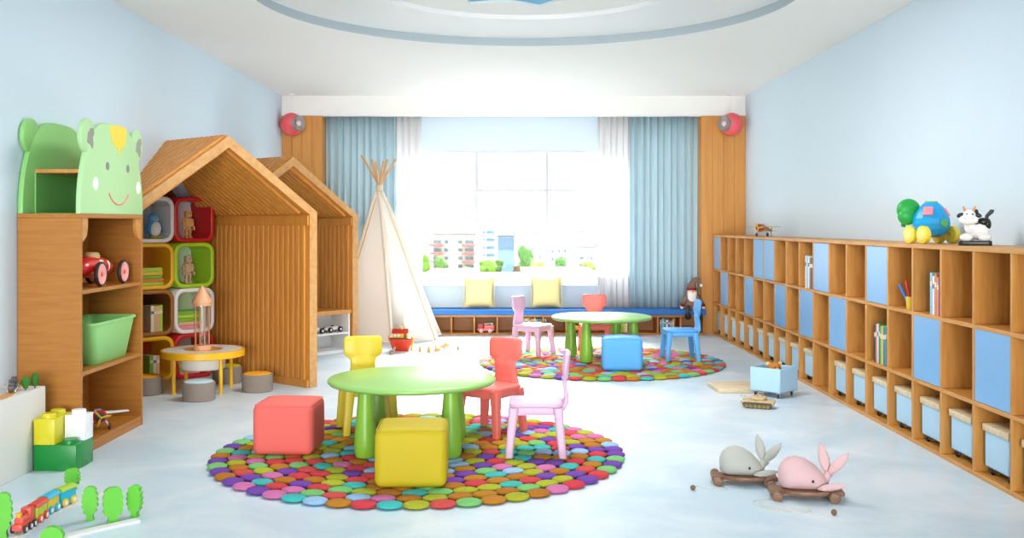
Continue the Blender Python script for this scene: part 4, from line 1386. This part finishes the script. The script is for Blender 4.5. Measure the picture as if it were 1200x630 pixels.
S().lathe([(0, 0), (.066, 0), (.066, .035), (0, .035)], 40).lathe([(0, .335), (.070, .335), (.070, .36), (0, .36)], 40).build('end_plate', M_PEACH, rk)
S().lathe([(.064, .035), (.064, .335)], 40).build('tube', glass('clear_tube', (.93, .90, .86, 1), .12), rk)
S().lathe([(0, .36), (.078, .36), (.078, .366), (.008, .485), (0, .488)], 40).build('nose_cone', M_PEACH, rk)
for a in (35, 125, 215, 305):
    S().cyl(.005, .035, .335, seg=8, c=(.052 * cos(R(a)), .052 * sin(R(a)))).build('rod', M_PEACH, rk)
M_TAUPE = mat('#8D8075', .9, .05, 40, .2, 300, name='taupe_felt')
def stool(x, y, c, label):
    t = thing('round_stool', label, 'stool', (x, y, 0), 0, 'small round stools around the low yellow table')
    S().lathe([(0, 0), (.110, 0), (.115, .006), (.116, .125), (.108, .133), (0, .133)], 40).build('body', M_TAUPE, t)
    S().lathe([(0, .131), (.104, .131), (.104, .135), (.09, .141), (0, .142)], 40).build('seat_pad', mat(c, .7, .02), t)
stool(-2.275, 7.40, '#BFE0EC', 'small taupe round stool with pale blue top, nearest to the room')
stool(-1.952, 7.80, '#F0A91C', 'small taupe round stool with orange top beside the slatted house wall')
stool(-2.30, 8.22, '#C9D42A', 'small taupe round stool with lime top behind the low table')
stool(-2.745, 7.66, '#F0A91C', 'small taupe round stool with orange top, half hidden by the bookcase')

# ================================================================== TEPEE
tp = thing('play_tent', 'cream canvas tepee play tent with wooden poles in front of the window', 'play tent', (-1.45, 11.27, 0))
C0 = Vector((-1.45, 11.27, 0))
PB = [Vector((-1.297, 10.90, 0)), Vector((-.853, 11.17, 0)), Vector((-.85, 11.66, 0)), Vector((-1.45, 11.72, 0)), Vector((-2.0, 11.55, 0)), Vector((-1.95, 11.03, 0))]
AP = at(444.6, 216.8, 11.27)
TIPS = [(463.7, 186.6), (423.7, 181.4), (435.7, 186.6), (440.5, 189.5), (449.7, 188.6), (454.3, 186.6)]
M_CAN = mat('#F6F0E6', .9, .02, 8, .15, 300, trans=.25, name='cream_canvas')
poles = []
for i, (b, tp_) in enumerate(zip(PB, TIPS)):
    a = 2 * pi * i / 6
    c = AP + Vector((.014 * cos(a + 1), .014 * sin(a + 1), 0))
    d = (AP - b).normalized()
    e = at(tp_[0], tp_[1], 11.27 - (b.y - 11.27) * .18)
    S().tube([Vector(b) + Vector((0, 0, .012)) - C0, c - C0, e - C0], .0125, 10).build('pole', mat('#CFA06C', .6, .06, 20, name='pole_wood'), tp)
ZA = AP.z - .05
def pole_pt(i, v):
    b = PB[i % 6]
    top = AP + (b - AP) * (.045)
    p = b + (top - b) * v
    out = Vector((p.x - C0.x, p.y - C0.y, 0))
    if out.length > 1e-4: out.normalize()
    return p + out * .016
NU, NV = 8, 24
def pan(i, u, v):
    a, b = pole_pt(i, v), pole_pt(i + 1, v)
    p = a + (b - a) * u
    mid = (a + b) / 2 - Vector((C0.x, C0.y, (a.z + b.z) / 2))
    if mid.length > 1e-4: mid.normalize()
    sag = .045 * (1 - v) * (1 - (2 * u - 1) ** 2) * (b - a).length / .5
    q = p - mid * sag - C0
    q.z = max(q.z, .012) - (0.0)
    return q
for i in range(6):
    if i == 0: continue
    S().loft([[pan(i, u / NU, v / NV) for u in range(NU + 1)] for v in range(NV + 1)], closed=False).build('canvas_panel', M_CAN, tp, sharp=180)
def uL(v):
    K = [(0, .40), (.15, .40), (.27, .50), (.36, .80), (.40, .83), (.50, .68), (.70, .34), (.86, .12), (1, .0)]
    for (a, x), (b, y) in zip(K, K[1:]):
        if v <= b: return x + (y - x) * (v - a) / (b - a)
    return 0
S().loft([[pan(0, uL(v / NV) + (1 - uL(v / NV)) * u / NU, v / NV) for u in range(NU + 1)] for v in range(NV + 1)], closed=False).build('door_flap', M_CAN, tp, sharp=180)
for i in range(6):
    S().tube([pole_pt(i, v / 10) - C0 + Vector((0, 0, .014 if v == 0 else 0)) for v in range(11)], .019, 8).build('pole_sleeve', mat('#DDD2BF', .9, .02, 8, .15, 300, name='canvas_hem'), tp)
S().lathe([(.042, -.035), (.036, .0), (.042, .03)], 16, M=TM(AP - C0 - Vector((0, 0, .03)))).build('binding', mat('#D8C8AC', .9), tp)

# ================================================================== ARK AND FIGURINES
ak = thing('toy_ark', 'red toy ark with a yellow deckhouse and red roof before the tent', 'toy boat', (-1.135, 10.30, 0), R(-6))
rows = []
for (z, hx, hy) in ((0, .078, .035), (.006, .085, .04), (.05, .098, .052), (.115, .116, .062), (.122, .117, .063)):
    r = []
    for k in range(28):
        a = 2 * pi * k / 28
        r.append((hx * (abs(cos(a)) ** .7) * (1 if cos(a) > 0 else -1), hy * (abs(sin(a)) ** .75) * (1 if sin(a) > 0 else -1), z))
    rows.append(r)
S().loft(rows).build('hull', mat('#E23A16', .35, .02, name='ark_red'), ak, sharp=50)
S().prism([(p[0] * 1.03, p[1] * 1.04) for p in [(q.x if hasattr(q, 'x') else q[0], q[1]) for q in rows[3]]], .120, .132, bev=.002).build('deck', mat('#5E3215', .5), ak)
for sg in (-1, 1):
    S().prism([(sg * .098, .0) if sg > 0 else (-.112, .1), (sg * .116, .0) if sg > 0 else (-.124, .1), (sg * .134, .145), (sg * .112, .145)] if sg > 0 else [(-.112, .095), (-.126, .10), (-.132, .15), (-.108, .15)], -.010, .010, axis='y', bev=.002).build('stem_post', mat('#EBA91D', .45), ak)
hs = S().box(-.075, .055, -.034, .034, .132, .182, .003).box(.03, .07, -.026, .026, .132, .20, .003).build('deckhouse', mat('#EBB22A', .45), ak)
S().prism([(-.046, .178), (0, .222), (.046, .178)], -.088, .074, axis='x', bev=.002).build('roof', mat('#C71F16', .4), hs)
S().box(.0, .018, -.008, .008, .20, .245, .002).build('chimney', mat('#EBB22A', .45), hs)
for x in (-.05, -.015):
    S().prism(ngon(x, .158, .013, 16), -.0355, -.033, axis='y').build('window', mat('#F3EEE6', .4), hs)
S().prism([(.038, .132), (.062, .132), (.062, .168), (.05, .18), (.038, .168)], -.036, -.0255, axis='y').build('door', mat('#8C4A1E', .5), hs)
FIG = [(459.5, 415.2, 'animal', 'grey wooden animal figurine standing against the ark hull'), (491.9, 412.2, 'tall', 'wooden animal figurine, first after the ark'), (502.4, 412.9, 'bear', 'wooden bear figurine, second after the ark'),
       (511.6, 411.6, 'duck', 'wooden animal figurine with raised head, third after the ark'), (518.5, 409.6, 'animal', 'wooden animal figurine, left one of the close pair'),
       (524.0, 408.9, 'giraffe', 'wooden animal figurine, right one of the close pair'), (536.7, 410.3, 'small', 'small dark wooden figurine, farthest from the ark')]
for px, py, k, lab in FIG:
    D = H * 1200 / (py - 264)
    t = thing('animal_figurine', lab, 'figurine', ((px - 602) / 1200 * D, D + .02, 0), R(random.uniform(-15, 15)), 'wooden animal figurines in a line on the floor')
    m = mat('#9A8E80', .6) if 'grey' in lab else (mat('#7D8060', .6) if 'dark' in lab else mat('#D9A55E', .6, .1, 40))
    prof = {'animal': [(-.028, 0), (-.016, 0), (-.014, .018), (.008, .018), (.010, 0), (.022, 0), (.026, .03), (.024, .048), (.034, .06), (.028, .072), (.012, .066), (.006, .048), (-.02, .046), (-.03, .03)],
            'tall': [(-.014, 0), (.014, 0), (.015, .03), (.012, .045), (.022, .06), (.02, .076), (.010, .070), (.004, .055), (-.012, .05), (-.016, .02)],
            'bear': [(-.018, 0), (.018, 0), (.020, .025), (.014, .042), (.012, .058), (0, .064), (-.012, .058), (-.014, .04), (-.02, .02)],
            'duck': [(-.03, 0), (.03, 0), (.036, .02), (.026, .032), (.006, .034), (.002, .054), (-.004, .07), (-.014, .07), (-.018, .055), (-.024, .03)],
            'giraffe': [(-.02, 0), (-.010, 0), (-.008, .022), (.010, .022), (.012, 0), (.022, 0), (.024, .05), (.016, .058), (-.004, .058), (-.014, .094), (-.026, .09), (-.022, .05)],
            'small': [(-.012, 0), (.012, 0), (.014, .02), (.008, .034), (.010, .048), (-.004, .052), (-.012, .034)]}[k]
    S().prism(prof, -.010, .010, axis='y', bev=.003).build('body', m, t)
    S().prism([(a, b) for a, b in ((-.02, 0), (.02, 0), (.02, .003), (-.02, .003))], -.0125, .0125, axis='y').build('base', W_TOY, t)

# ================================================================== WHITE LOW UNIT AT LEFT, TOY ROAD ON IT
wl = thing('play_table', 'low white play unit with a wooden toy road on top against the left wall', 'play unit', (-2.695, 3.6, 0))
PT = .413
LX = .22
S().box(0, LX, 0, 1.815, 0, PT, .004, 2).build('body', mat('#E9E6E0', .6, .02, 3, name='off_white_board'), wl)
tr = S()
yy = [(.085 + .05 * sin((y - 1.0) * 5.2), y) for y in [k * .06 for k in range(31)]]
yy = [(x, y) for x, y in yy if y < 1.80]
def road_x(y):
    u = min(1, max(0, (y - 1.45) / .36))
    return .182 - .095 * u * u * (3 - 2 * u)
cl = [(road_x(y), y) for x, y in yy]
l, r = [], []
for i, (x, y) in enumerate(cl):
    l.append((x - .022, y)); r.append((x + .022, y))
tr.prism(l + r[::-1], PT, PT + .008, bev=0)
tr.build('toy_road', wood('road_wood', '#E3A659', '#D08E41', (10, 2, 10)), wl)
def cypress(x, y, h, label, k):
    t = thing('toy_tree', label, 'toy tree', (x, y, PT + .0005), R(30), 'dark green toy trees on the white play unit')
    S().cyl(.004, 0, h * .3, seg=8).build('trunk', mat('#7B5A3A', .6), t)
    if k: S().lathe([(0, h * .12), (.012, h * .14), (.017, h * .4), (.017, h * .8), (.012, h), (0, h)], 16).build('crown', mat('#2E6B1E', .8, .1, 60), t)
    else: S().lathe([(0, h * .10), (.010, h * .12), (.020, h * .45), (.022, h * .62), (.014, h * .85), (0, h)], 16).build('crown', mat('#2E7A22', .8, .1, 60), t)
cypress(-2.512, 5.27, .072, 'dark green toy tree on the white unit, one farther from the bookcase', 0)
cypress(-2.492, 5.33, .078, 'dark green toy tree on the white unit, one closer to the bookcase', 1)
for i, (x, y, lab) in enumerate(((-2.532, 5.165, 'grey toy train engine on the wooden toy road'), (-2.562, 5.25, 'grey toy train wagon coupled behind the grey engine'), (-2.60, 5.33, 'reddish grey toy wagon, last behind the grey engine'))):
    t = thing('toy_wagon', lab, 'toy train', (x, y, PT + .0085), R(22), 'grey toy train on the white play unit')
    m = mat(['#4A4A4E', '#5A5A5E', '#6E4A44'][i], .45)
    b = S().box(-.016, .016, -.034, .034, .009, .034, .003)
    if i == 0: b.cyl(.011, -.03, .006, seg=16, M=TM((0, 0, .038), (R(90), 0, 0))).cyl(.004, .045, .062, seg=10, c=(0, -.02)).box(-.015, .015, .008, .034, .03, .058, .003)
    else: b.box(-.014, .014, -.03, .03, .034, .05, .004)
    b.build('body', m, t)
    for sy in (-1, 1):
        for sx in (-1, 1):
            S().cyl(.0085, -.003, .003, seg=14, M=TM((sx * .017, sy * .02, .0085), (0, R(90), 0))).build('wheel', mat('#D9D6D0', .4), t)

# ================================================================== GIANT BUILDING BLOCKS
def block(color, x0, y0, nx, ny, z, label):
    u = .1105
    t = thing('building_block', label, 'building block', (x0, y0, z), 0, 'giant plastic building blocks')
    m = mat(color, .35, .01, 4)
    hx, hy, hz = nx * u - .003, ny * u - .003, .1325
    S().box(0, hx, 0, hy, 0, hz, .004, 2).build('body', m, t)
    for i in range(nx):
        for j in range(ny):
            S().lathe([(0, hz - .002), (.0365, hz - .002), (.0365, hz + .019), (.034, hz + .0225), (0, hz + .0225)], 32, M=TM((u * (i + .5) - .0015, u * (j + .5) - .0015, 0))).build('stud', m, t)
    # shallow arch relief low on the faces
    s = S()
    cxx = hx - .052 if nx > 1 else hx / 2
    arc = [(.036 * cos(R(a)), .036 * sin(R(a))) for a in range(0, 181, 15)]
    s.prism([(cxx + a, .001 + b) for a, b in arc], -.0015, .002, axis='y')
    s.build('arch_relief', mat(color, .5, .01, 4), t)
    S().prism([(hy / 2 + a, .001 + b) for a, b in arc], hx - .002, hx + .0015, axis='x').build('arch_relief', mat(color, .5, .01, 4), t)
    return t
BX0, BYY = -2.466, 5.258
block('#0C8634', BX0, BYY, 2, 2, 0, 'green giant building block on the floor under the yellow and white ones')
yb2 = block('#D6CA22', BX0, BYY, 1, 2, .1325 + .0005, 'yellow giant building block standing on the green block')
for ch in list(yb2.children):
    if ch.name.startswith('stud') and False: pass
block('#F0F1F2', BX0 + .1105, BYY + .1105, 1, 1, .1325 + .0005, 'white giant building block standing on the green block')

# ================================================================== WOODEN TRAIN SET, FOREGROUND LEFT
M_TRK = mat('#E6E2DC', .6, .03, 8, name='pale_track')
def track(pts, label, w=.044):
    c = catmull(pts, 8)
    n = len(c)
    L_, R_ = [], []
    for i in range(n):
        a = Vector(c[max(0, i - 1)]); b = Vector(c[min(n - 1, i + 1)])
        d = (b - a).normalized(); nr = Vector((-d.y, d.x))
        p = Vector(c[i]); L_.append((p, nr))
    rows = []
    for p, nr in L_:
        r = []
        for (o, z) in ((-w / 2, 0), (-w / 2, .012), (-.014, .012), (-.012, .009), (-.008, .012), (.008, .012), (.012, .009), (.014, .012), (w / 2, .012), (w / 2, 0)):
            q = p + nr * o
            r.append((q.x, q.y, z))
        rows.append(r)
    o = S().loft(rows).build('toy_track', M_TRK, sharp=30)
    return tag(o, label, 'toy track', 'pale wooden toy train tracks')
track([(-1.985, 3.86), (-1.998, 4.05), (-2.008, 4.2), (-2.018, 4.325), (-2.022, 4.45), (-2.004, 4.58), (-1.95, 4.72), (-1.88, 4.82)], 'pale curved toy train track carrying the colourful wooden train')
track([(-1.98, 3.93), (-1.9, 4.02), (-1.82, 4.11), (-1.72, 4.23), (-1.60, 4.36)], 'pale straight toy train track in front of the scalloped green trees')
ZT = .0122
def wag(x, y, rz, kind, label):
    t = thing('toy_train_wagon' if kind != 'engine' else 'toy_train_engine', label, 'toy train', (x, y, ZT), rz, 'colourful wooden toy train')
    # heading -y
    cols = {'engine': ('#E35545', '#E35545', '#3A2E2C', '#E9E4DE'), 'tender': ('#B7CC2F', '#DF4638', '#DF4638', '#F0EAE4'), 'mid': ('#EBC92F', '#2CB7D6', '#17B4D8', '#F0EAE4'), 'last': ('#16B6DA', '#A9C930', '#EFC51F', '#F0EAE4')}[kind]
    m1, m2, mw, mh = [mat(c, .42, .02, 8) for c in cols]
    if kind == 'engine':
        b = S().box(-.020, .020, -.066, .062, .014, .040, .004)
        b.cyl(.018, -.045, .035, seg=20, bev=.003, M=TM((0, -.012, .050), (R(90), 0, 0)))
        b = b.build('body', m1, t)
        S().box(-.021, .021, .020, .058, .040, .086, .004).build('cab', m1, t)
        S().cyl(.009, .065, .082, r2=.013, seg=16, bev=.002, c=(0, -.044)).build('chimney', mat('#EFB61C', .4), b)
        S().cyl(.010, .062, .078, seg=16, bev=.002, c=(0, -.008)).build('dome', mat('#E0341F', .4), b)
        ws = ((-.042, .016), (.008, .016), (.046, .016))
    else:
        hl = .052
        b = S().box(-.022, .022, -hl, hl, .012, .070, .004).build('body', m1, t)
        s = S().loft([[(.027 * cos(R(a)), y_, .070 + .018 * sin(R(a))) for a in range(0, 181, 15)] for y_ in (-hl - .003, hl + .003)])
        s.build('roof', m2, t)
        ws = ((-.030, .019), (.030, .019))
        if kind != 'tender':
            for q in (-.025, 0.0, .025):
                pass
    for (wy, wr) in ws:
        for sg in (-1, 1):
            w = S().cyl(wr, -.0045, .0045, seg=22, bev=.0015, M=TM((sg * .026, wy, wr), (0, R(90), 0))).build('wheel', mw, t)
            S().cyl(wr * .55, -.006, .006, seg=16, bev=.001, M=TM((sg * .0262, wy, wr), (0, R(90), 0))).build('hub', mh, w)
wag(-2.008, 4.195, R(3), 'engine', 'coral red toy steam engine with yellow chimney leading the train')
wag(-2.012, 4.325, R(3), 'tender', 'lime toy wagon with red roof and red wheels behind the engine')
wag(-2.020, 4.450, R(-2), 'mid', 'yellow toy wagon with blue roof and blue wheels')
wag(-2.006, 4.575, R(-12), 'last', 'blue toy wagon with lime roof and yellow wheels, last of the train')
def scallop(w, h, n=5, kind='tree'):
    """bumpy outline of a fretwork tree"""
    if kind == 'bush':
        pts = []
        m = 7
        for k in range(m * 6 + 1):
            u = k / (m * 6)
            a = pi * u
            q = 1 + .07 * abs(sin(m * a))
            pts.append((w / 2 * cos(a) * q * .95, h * .38 + h * .58 * sin(a) * q * .95))
        return [(w * .38, 0)] + pts + [(-w * .38, 0)]
    z0, stem = (.20, .24) if kind == 'broad' else (.17, .20)
    m = 4 if kind == 'broad' else 5
    side = [(w * (stem + .05), 0), (w * (stem - .02), h * z0 * .55), (w * stem, h * z0)]
    N = m * 7
    for k in range(N + 1):
        u = k / N
        if kind == 'broad': base = .40 + .06 * sin(pi * u) if u < .75 else .42 * math.sqrt(max(0, 1 - ((u - .75) / .27) ** 2))
        else: base = (.20 + .20 * sin(pi * min(1, u * 1.12) ** .9)) if u < .55 else .40 * math.sqrt(max(0, 1 - ((u - .55) / .47) ** 2)) * .98
        b = (.05 if kind == 'broad' else .10) * abs(sin(m * pi * u))
        side.append((w * (base + b), h * (z0 + (1 - z0) * u * .985)))
    return side + [(-x, y) for x, y in side[::-1]]
def cut_tree(px, py, hpx, wpx, label, kind='tree', rz=0):
    D = H * 1200 / (py - 264)
    sc = D / 1200
    o = S().prism(scallop(wpx * sc, hpx * sc, kind=kind), -.014, .014, axis='y').build('toy_tree', mat('#67C23A', .6, .04, 10, name='cut_tree_green'), loc=((px - 602) * sc, D, 0), rotz=rz, sharp=50)
    tag(o, label, 'toy tree', 'scalloped green wooden toy trees')
cut_tree(4, 629, 53, 20, 'scalloped green wooden tree in front of the white play unit, beside the engine', rz=R(15))
cut_tree(85, 573, 25, 18, 'scalloped green wooden tree between the green block and the blue wagon', rz=R(-5))
cut_tree(105.5, 609, 40, 18.5, 'slim scalloped green wooden tree, first of three beyond the straight track', rz=R(10))
cut_tree(132.5, 611, 41, 22.5, 'broad green wooden tree, middle of three beyond the straight track', 'broad', rz=R(28))
cut_tree(158, 605, 37.5, 18.5, 'slim scalloped green wooden tree, last of three at the track end', rz=R(-8))
cut_tree(61.5, 637, 22, 26, 'low green wooden bush piece beside the straight track', 'bush', rz=R(5))
# ================================================================== OUTSIDE
ZG = -9.0
struct(S().box(-160, 160, 13.5, 420, ZG - .2, ZG).build('ground', mat('#33362F', .95, .1, .05)))
def clr(h): return mat(h, .8, .04, .3)
M_WIN = mat('#5F7583', .2, .1, .3, name='window_glazing')
M_WIN2 = mat('#3C7099', .15, .1, .3, name='blue_glazing')
def building(px0, px1, pyt, D, depth, label, wall, cols, rows, top, rh, wins=M_WIN, wfr=(.55, .5), extra=None, base=None):
    """a block whose camera-side facade spans px0..px1; window grid starts at pixel row top with pitch rh (pixels)"""
    a, b = at(px0, pyt, D), at(px1, pyt, D)
    cx = (a.x + b.x) / 2
    w = b.x - a.x
    t = thing('apartment_building', label, 'building', (cx, D, ZG), 0, 'city buildings beyond the window')
    h = a.z - ZG
    S().box(-w / 2, w / 2, 0, depth, 0, h, .05, 1).build('walls', clr(wall), t)
    S().box(-w / 2 - .15, w / 2 + .15, -.15, depth + .15, h, h + .35).build('roof', clr('#A0A09D'), t)
    px = D / 1200
    proto = None
    for r in range(rows):
        zt = a.z - ZG - (top - pyt) * px - r * rh * px
        for c in cols:
            ww = (px1 - px0) * px * c[1]
            x = -w / 2 + w * c[0]
            hh = rh * px * wfr[1]
            if proto is None or True:
                S().box(x - ww / 2, x + ww / 2, -.06, .04, zt - hh, zt).build('window', wins, t)
            if len(c) > 2 and c[2]:
                S().box(x - ww / 2 - .2, x + ww / 2 + .2, -.9, 0, zt - hh - rh * px * .34, zt - hh - .02, .03, 1).build('balcony', clr(c[2]), t)
    return t
SAL = '#B4776F'
building(507.5, 556, 274, 80, 7, 'cream apartment block with red balcony fronts, at the left of the view', '#CFC8B8', [(.10, .20, SAL), (.32, .10), (.66, .10), (.88, .21, SAL)], 6, 281, 9.6, wfr=(.5, .42))
building(534, 556, 268, 95, 10, 'low white roof block peeping over the cream apartment block', '#D6D6D2', [(.2, .2), (.6, .2)], 1, 270, 6)
building(560.5, 582, 266, 88, 14, 'white apartment tower with blue glazed bays', '#D9DADA', [(.30, .10), (.66, .45)], 7, 270, 9.0, wins=M_WIN2, wfr=(.5, .42))
building(582.8, 602, 277, 78, 8, 'glass fronted office block beside the white tower', '#B9C0C4', [(.25, .20), (.56, .20)], 5, 295, 7.5, wfr=(.5, .5))
gl = building(583, 603, 276, 77.3, .4, 'blue glass facade box projecting from the office block', '#7FA3BA', [(.17, .2), (.42, .2), (.67, .2), (.88, .16)], 3, 278, 5.2, wins=M_WIN2, wfr=(.6, .8))
gl.location.z = at(0, 293, 77.5).z
for ch in gl.children:
    ch.location.z -= (at(0, 293, 77.5).z - ZG)
building(605, 640, 283, 118, 16, 'long white terrace house behind the tall green tree', '#DBDBD9', [(.15, .08), (.35, .08), (.55, .08), (.78, .08)], 3, 290, 9)
building(624, 638, 270, 140, 14, 'distant grey tower over the white houses', '#C6CCD0', [(.25, .3), (.7, .3)], 3, 272, 4)
building(643, 673, 286, 104, 10, 'white villa row at the right of the view', '#DEDEDC', [(.15, .1), (.4, .1), (.65, .1), (.88, .08)], 3, 292, 9)
building(674, 684, 268, 130, 12, 'slender distant tower with dark window strips', '#C9C9C6', [(.25, .22), (.72, .22)], 4, 270, 5)
building(675, 699, 289, 90, 9, 'white house with brick chimney at the right edge of the view', '#DCDAD6', [(.2, .08), (.32, .08), (.6, .08), (.75, .08)], 3, 300, 8)
building(482, 508, 288, 120, 12, 'pale low house at the left edge of the view', '#D4D2CC', [(.3, .12), (.6, .12)], 3, 292, 8)
building(704, 735, 280, 100, 12, 'pale block behind the right sheer curtain', '#D8D8D6', [(.2, .1), (.5, .1), (.8, .1)], 3, 286, 9)
building(466, 486, 276, 100, 12, 'pale block behind the left sheer curtain', '#D8D8D6', [(.3, .12), (.7, .12)], 3, 286, 9)
# terrace roofs just below the window line
def roof_slab(px0, px1, py, D, dep, c, label, edge=None):
    a, b = at(px0, py, D), at(px1, py, D)
    t = thing('flat_roof', label, 'roof', ((a.x + b.x) / 2, D, ZG))
    w = (b.x - a.x) / 2
    S().box(-w, w, 0, dep, 0, a.z - ZG, .03, 1).build('walls', clr(c), t)
    if edge: S().box(-w - .1, w + .1, -.1, .05, a.z - ZG - .25, a.z - ZG + .03).build('blue_edge', clr(edge), t)
roof_slab(495, 556, 320.5, 48, 6, '#989790', 'grey flat roof just outside at the left of the window')
roof_slab(611, 700, 319.0, 46, 6, '#A6A9AB', 'pale flat roof with a blue edge outside at the right of the window', '#5C9CC4')

def crown_mesh(seed, rad, lumps, m_):
    rnd = random.Random(seed)
    s = S()
    for k in range(lumps):
        a = rnd.uniform(0, 2 * pi); rr = rnd.uniform(0, .62)
        z = rnd.uniform(-.6, .65)
        q = rnd.uniform(.28, .46)
        tb = bmesh.new()
        bmesh.ops.create_icosphere(tb, subdivisions=3, radius=1)
        for v in tb.verts:
            n_ = noise.noise(v.co * 3.1 + Vector((k * 7.1, seed, 0))) * .35 + noise.noise(v.co * 8 + Vector((seed, k, 3))) * .25
            v.co *= 1 + n_
        s.put(tb, 0, TM((rad[0] * rr * cos(a), rad[1] * rr * sin(a), rad[2] * z * (1 - rr * .4)), sc=(rad[0] * q, rad[1] * q, rad[2] * q * 1.05)))
    return s
def tree(px, pyt, pyb, wpx, D, col, label, name='tree'):
    c = at(px, (pyt + pyb) / 2, D)
    k = D / 1200
    t = thing(name, label, 'tree', (c.x, D, ZG), 0, 'green trees among the city buildings')
    hh = c.z - ZG
    crown_mesh(int(px), (wpx * k / 2 * 1.15, wpx * k / 2, (pyb - pyt) * k / 2 * 1.1), 22, None).build('crown', mat(col, .9, .35, 1.2), t, sharp=180).location = (0, 0, hh)
    S().cyl(.25, 0, hh, seg=10).build('trunk', mat('#6B5138', .9), t)
tree(499, 300, 326, 12, 62, '#6E9C34', 'light green tree at the left frame of the window')
tree(514, 300, 322, 17, 60, '#4F8026', 'dark green tree in front of the cream apartment block')
tree(549, 312, 326, 13, 58, '#75A338', 'light green bush tree in front of the red balconies')
tree(571, 303, 323, 20, 60, '#6C9C2A', 'yellow green tree in front of the white tower')
tree(583, 303, 320, 13, 64, '#4E7E28', 'green tree in front of the glass office block')
tree(616, 288, 322, 22, 66, '#4B882C', 'tall green tree in the middle of the window view')
tree(628, 306, 323, 19, 58, '#94A048', 'yellowish tree beside the tall green tree')
tree(606, 310, 323, 10, 60, '#6A5B40', 'brownish small tree at the foot of the tall green tree')
tree(657, 301, 322, 14, 62, '#4C8634', 'round green tree in front of the white villas')
tree(689, 306, 322, 17, 60, '#90A34C', 'pale yellow green tree at the right edge of the window')
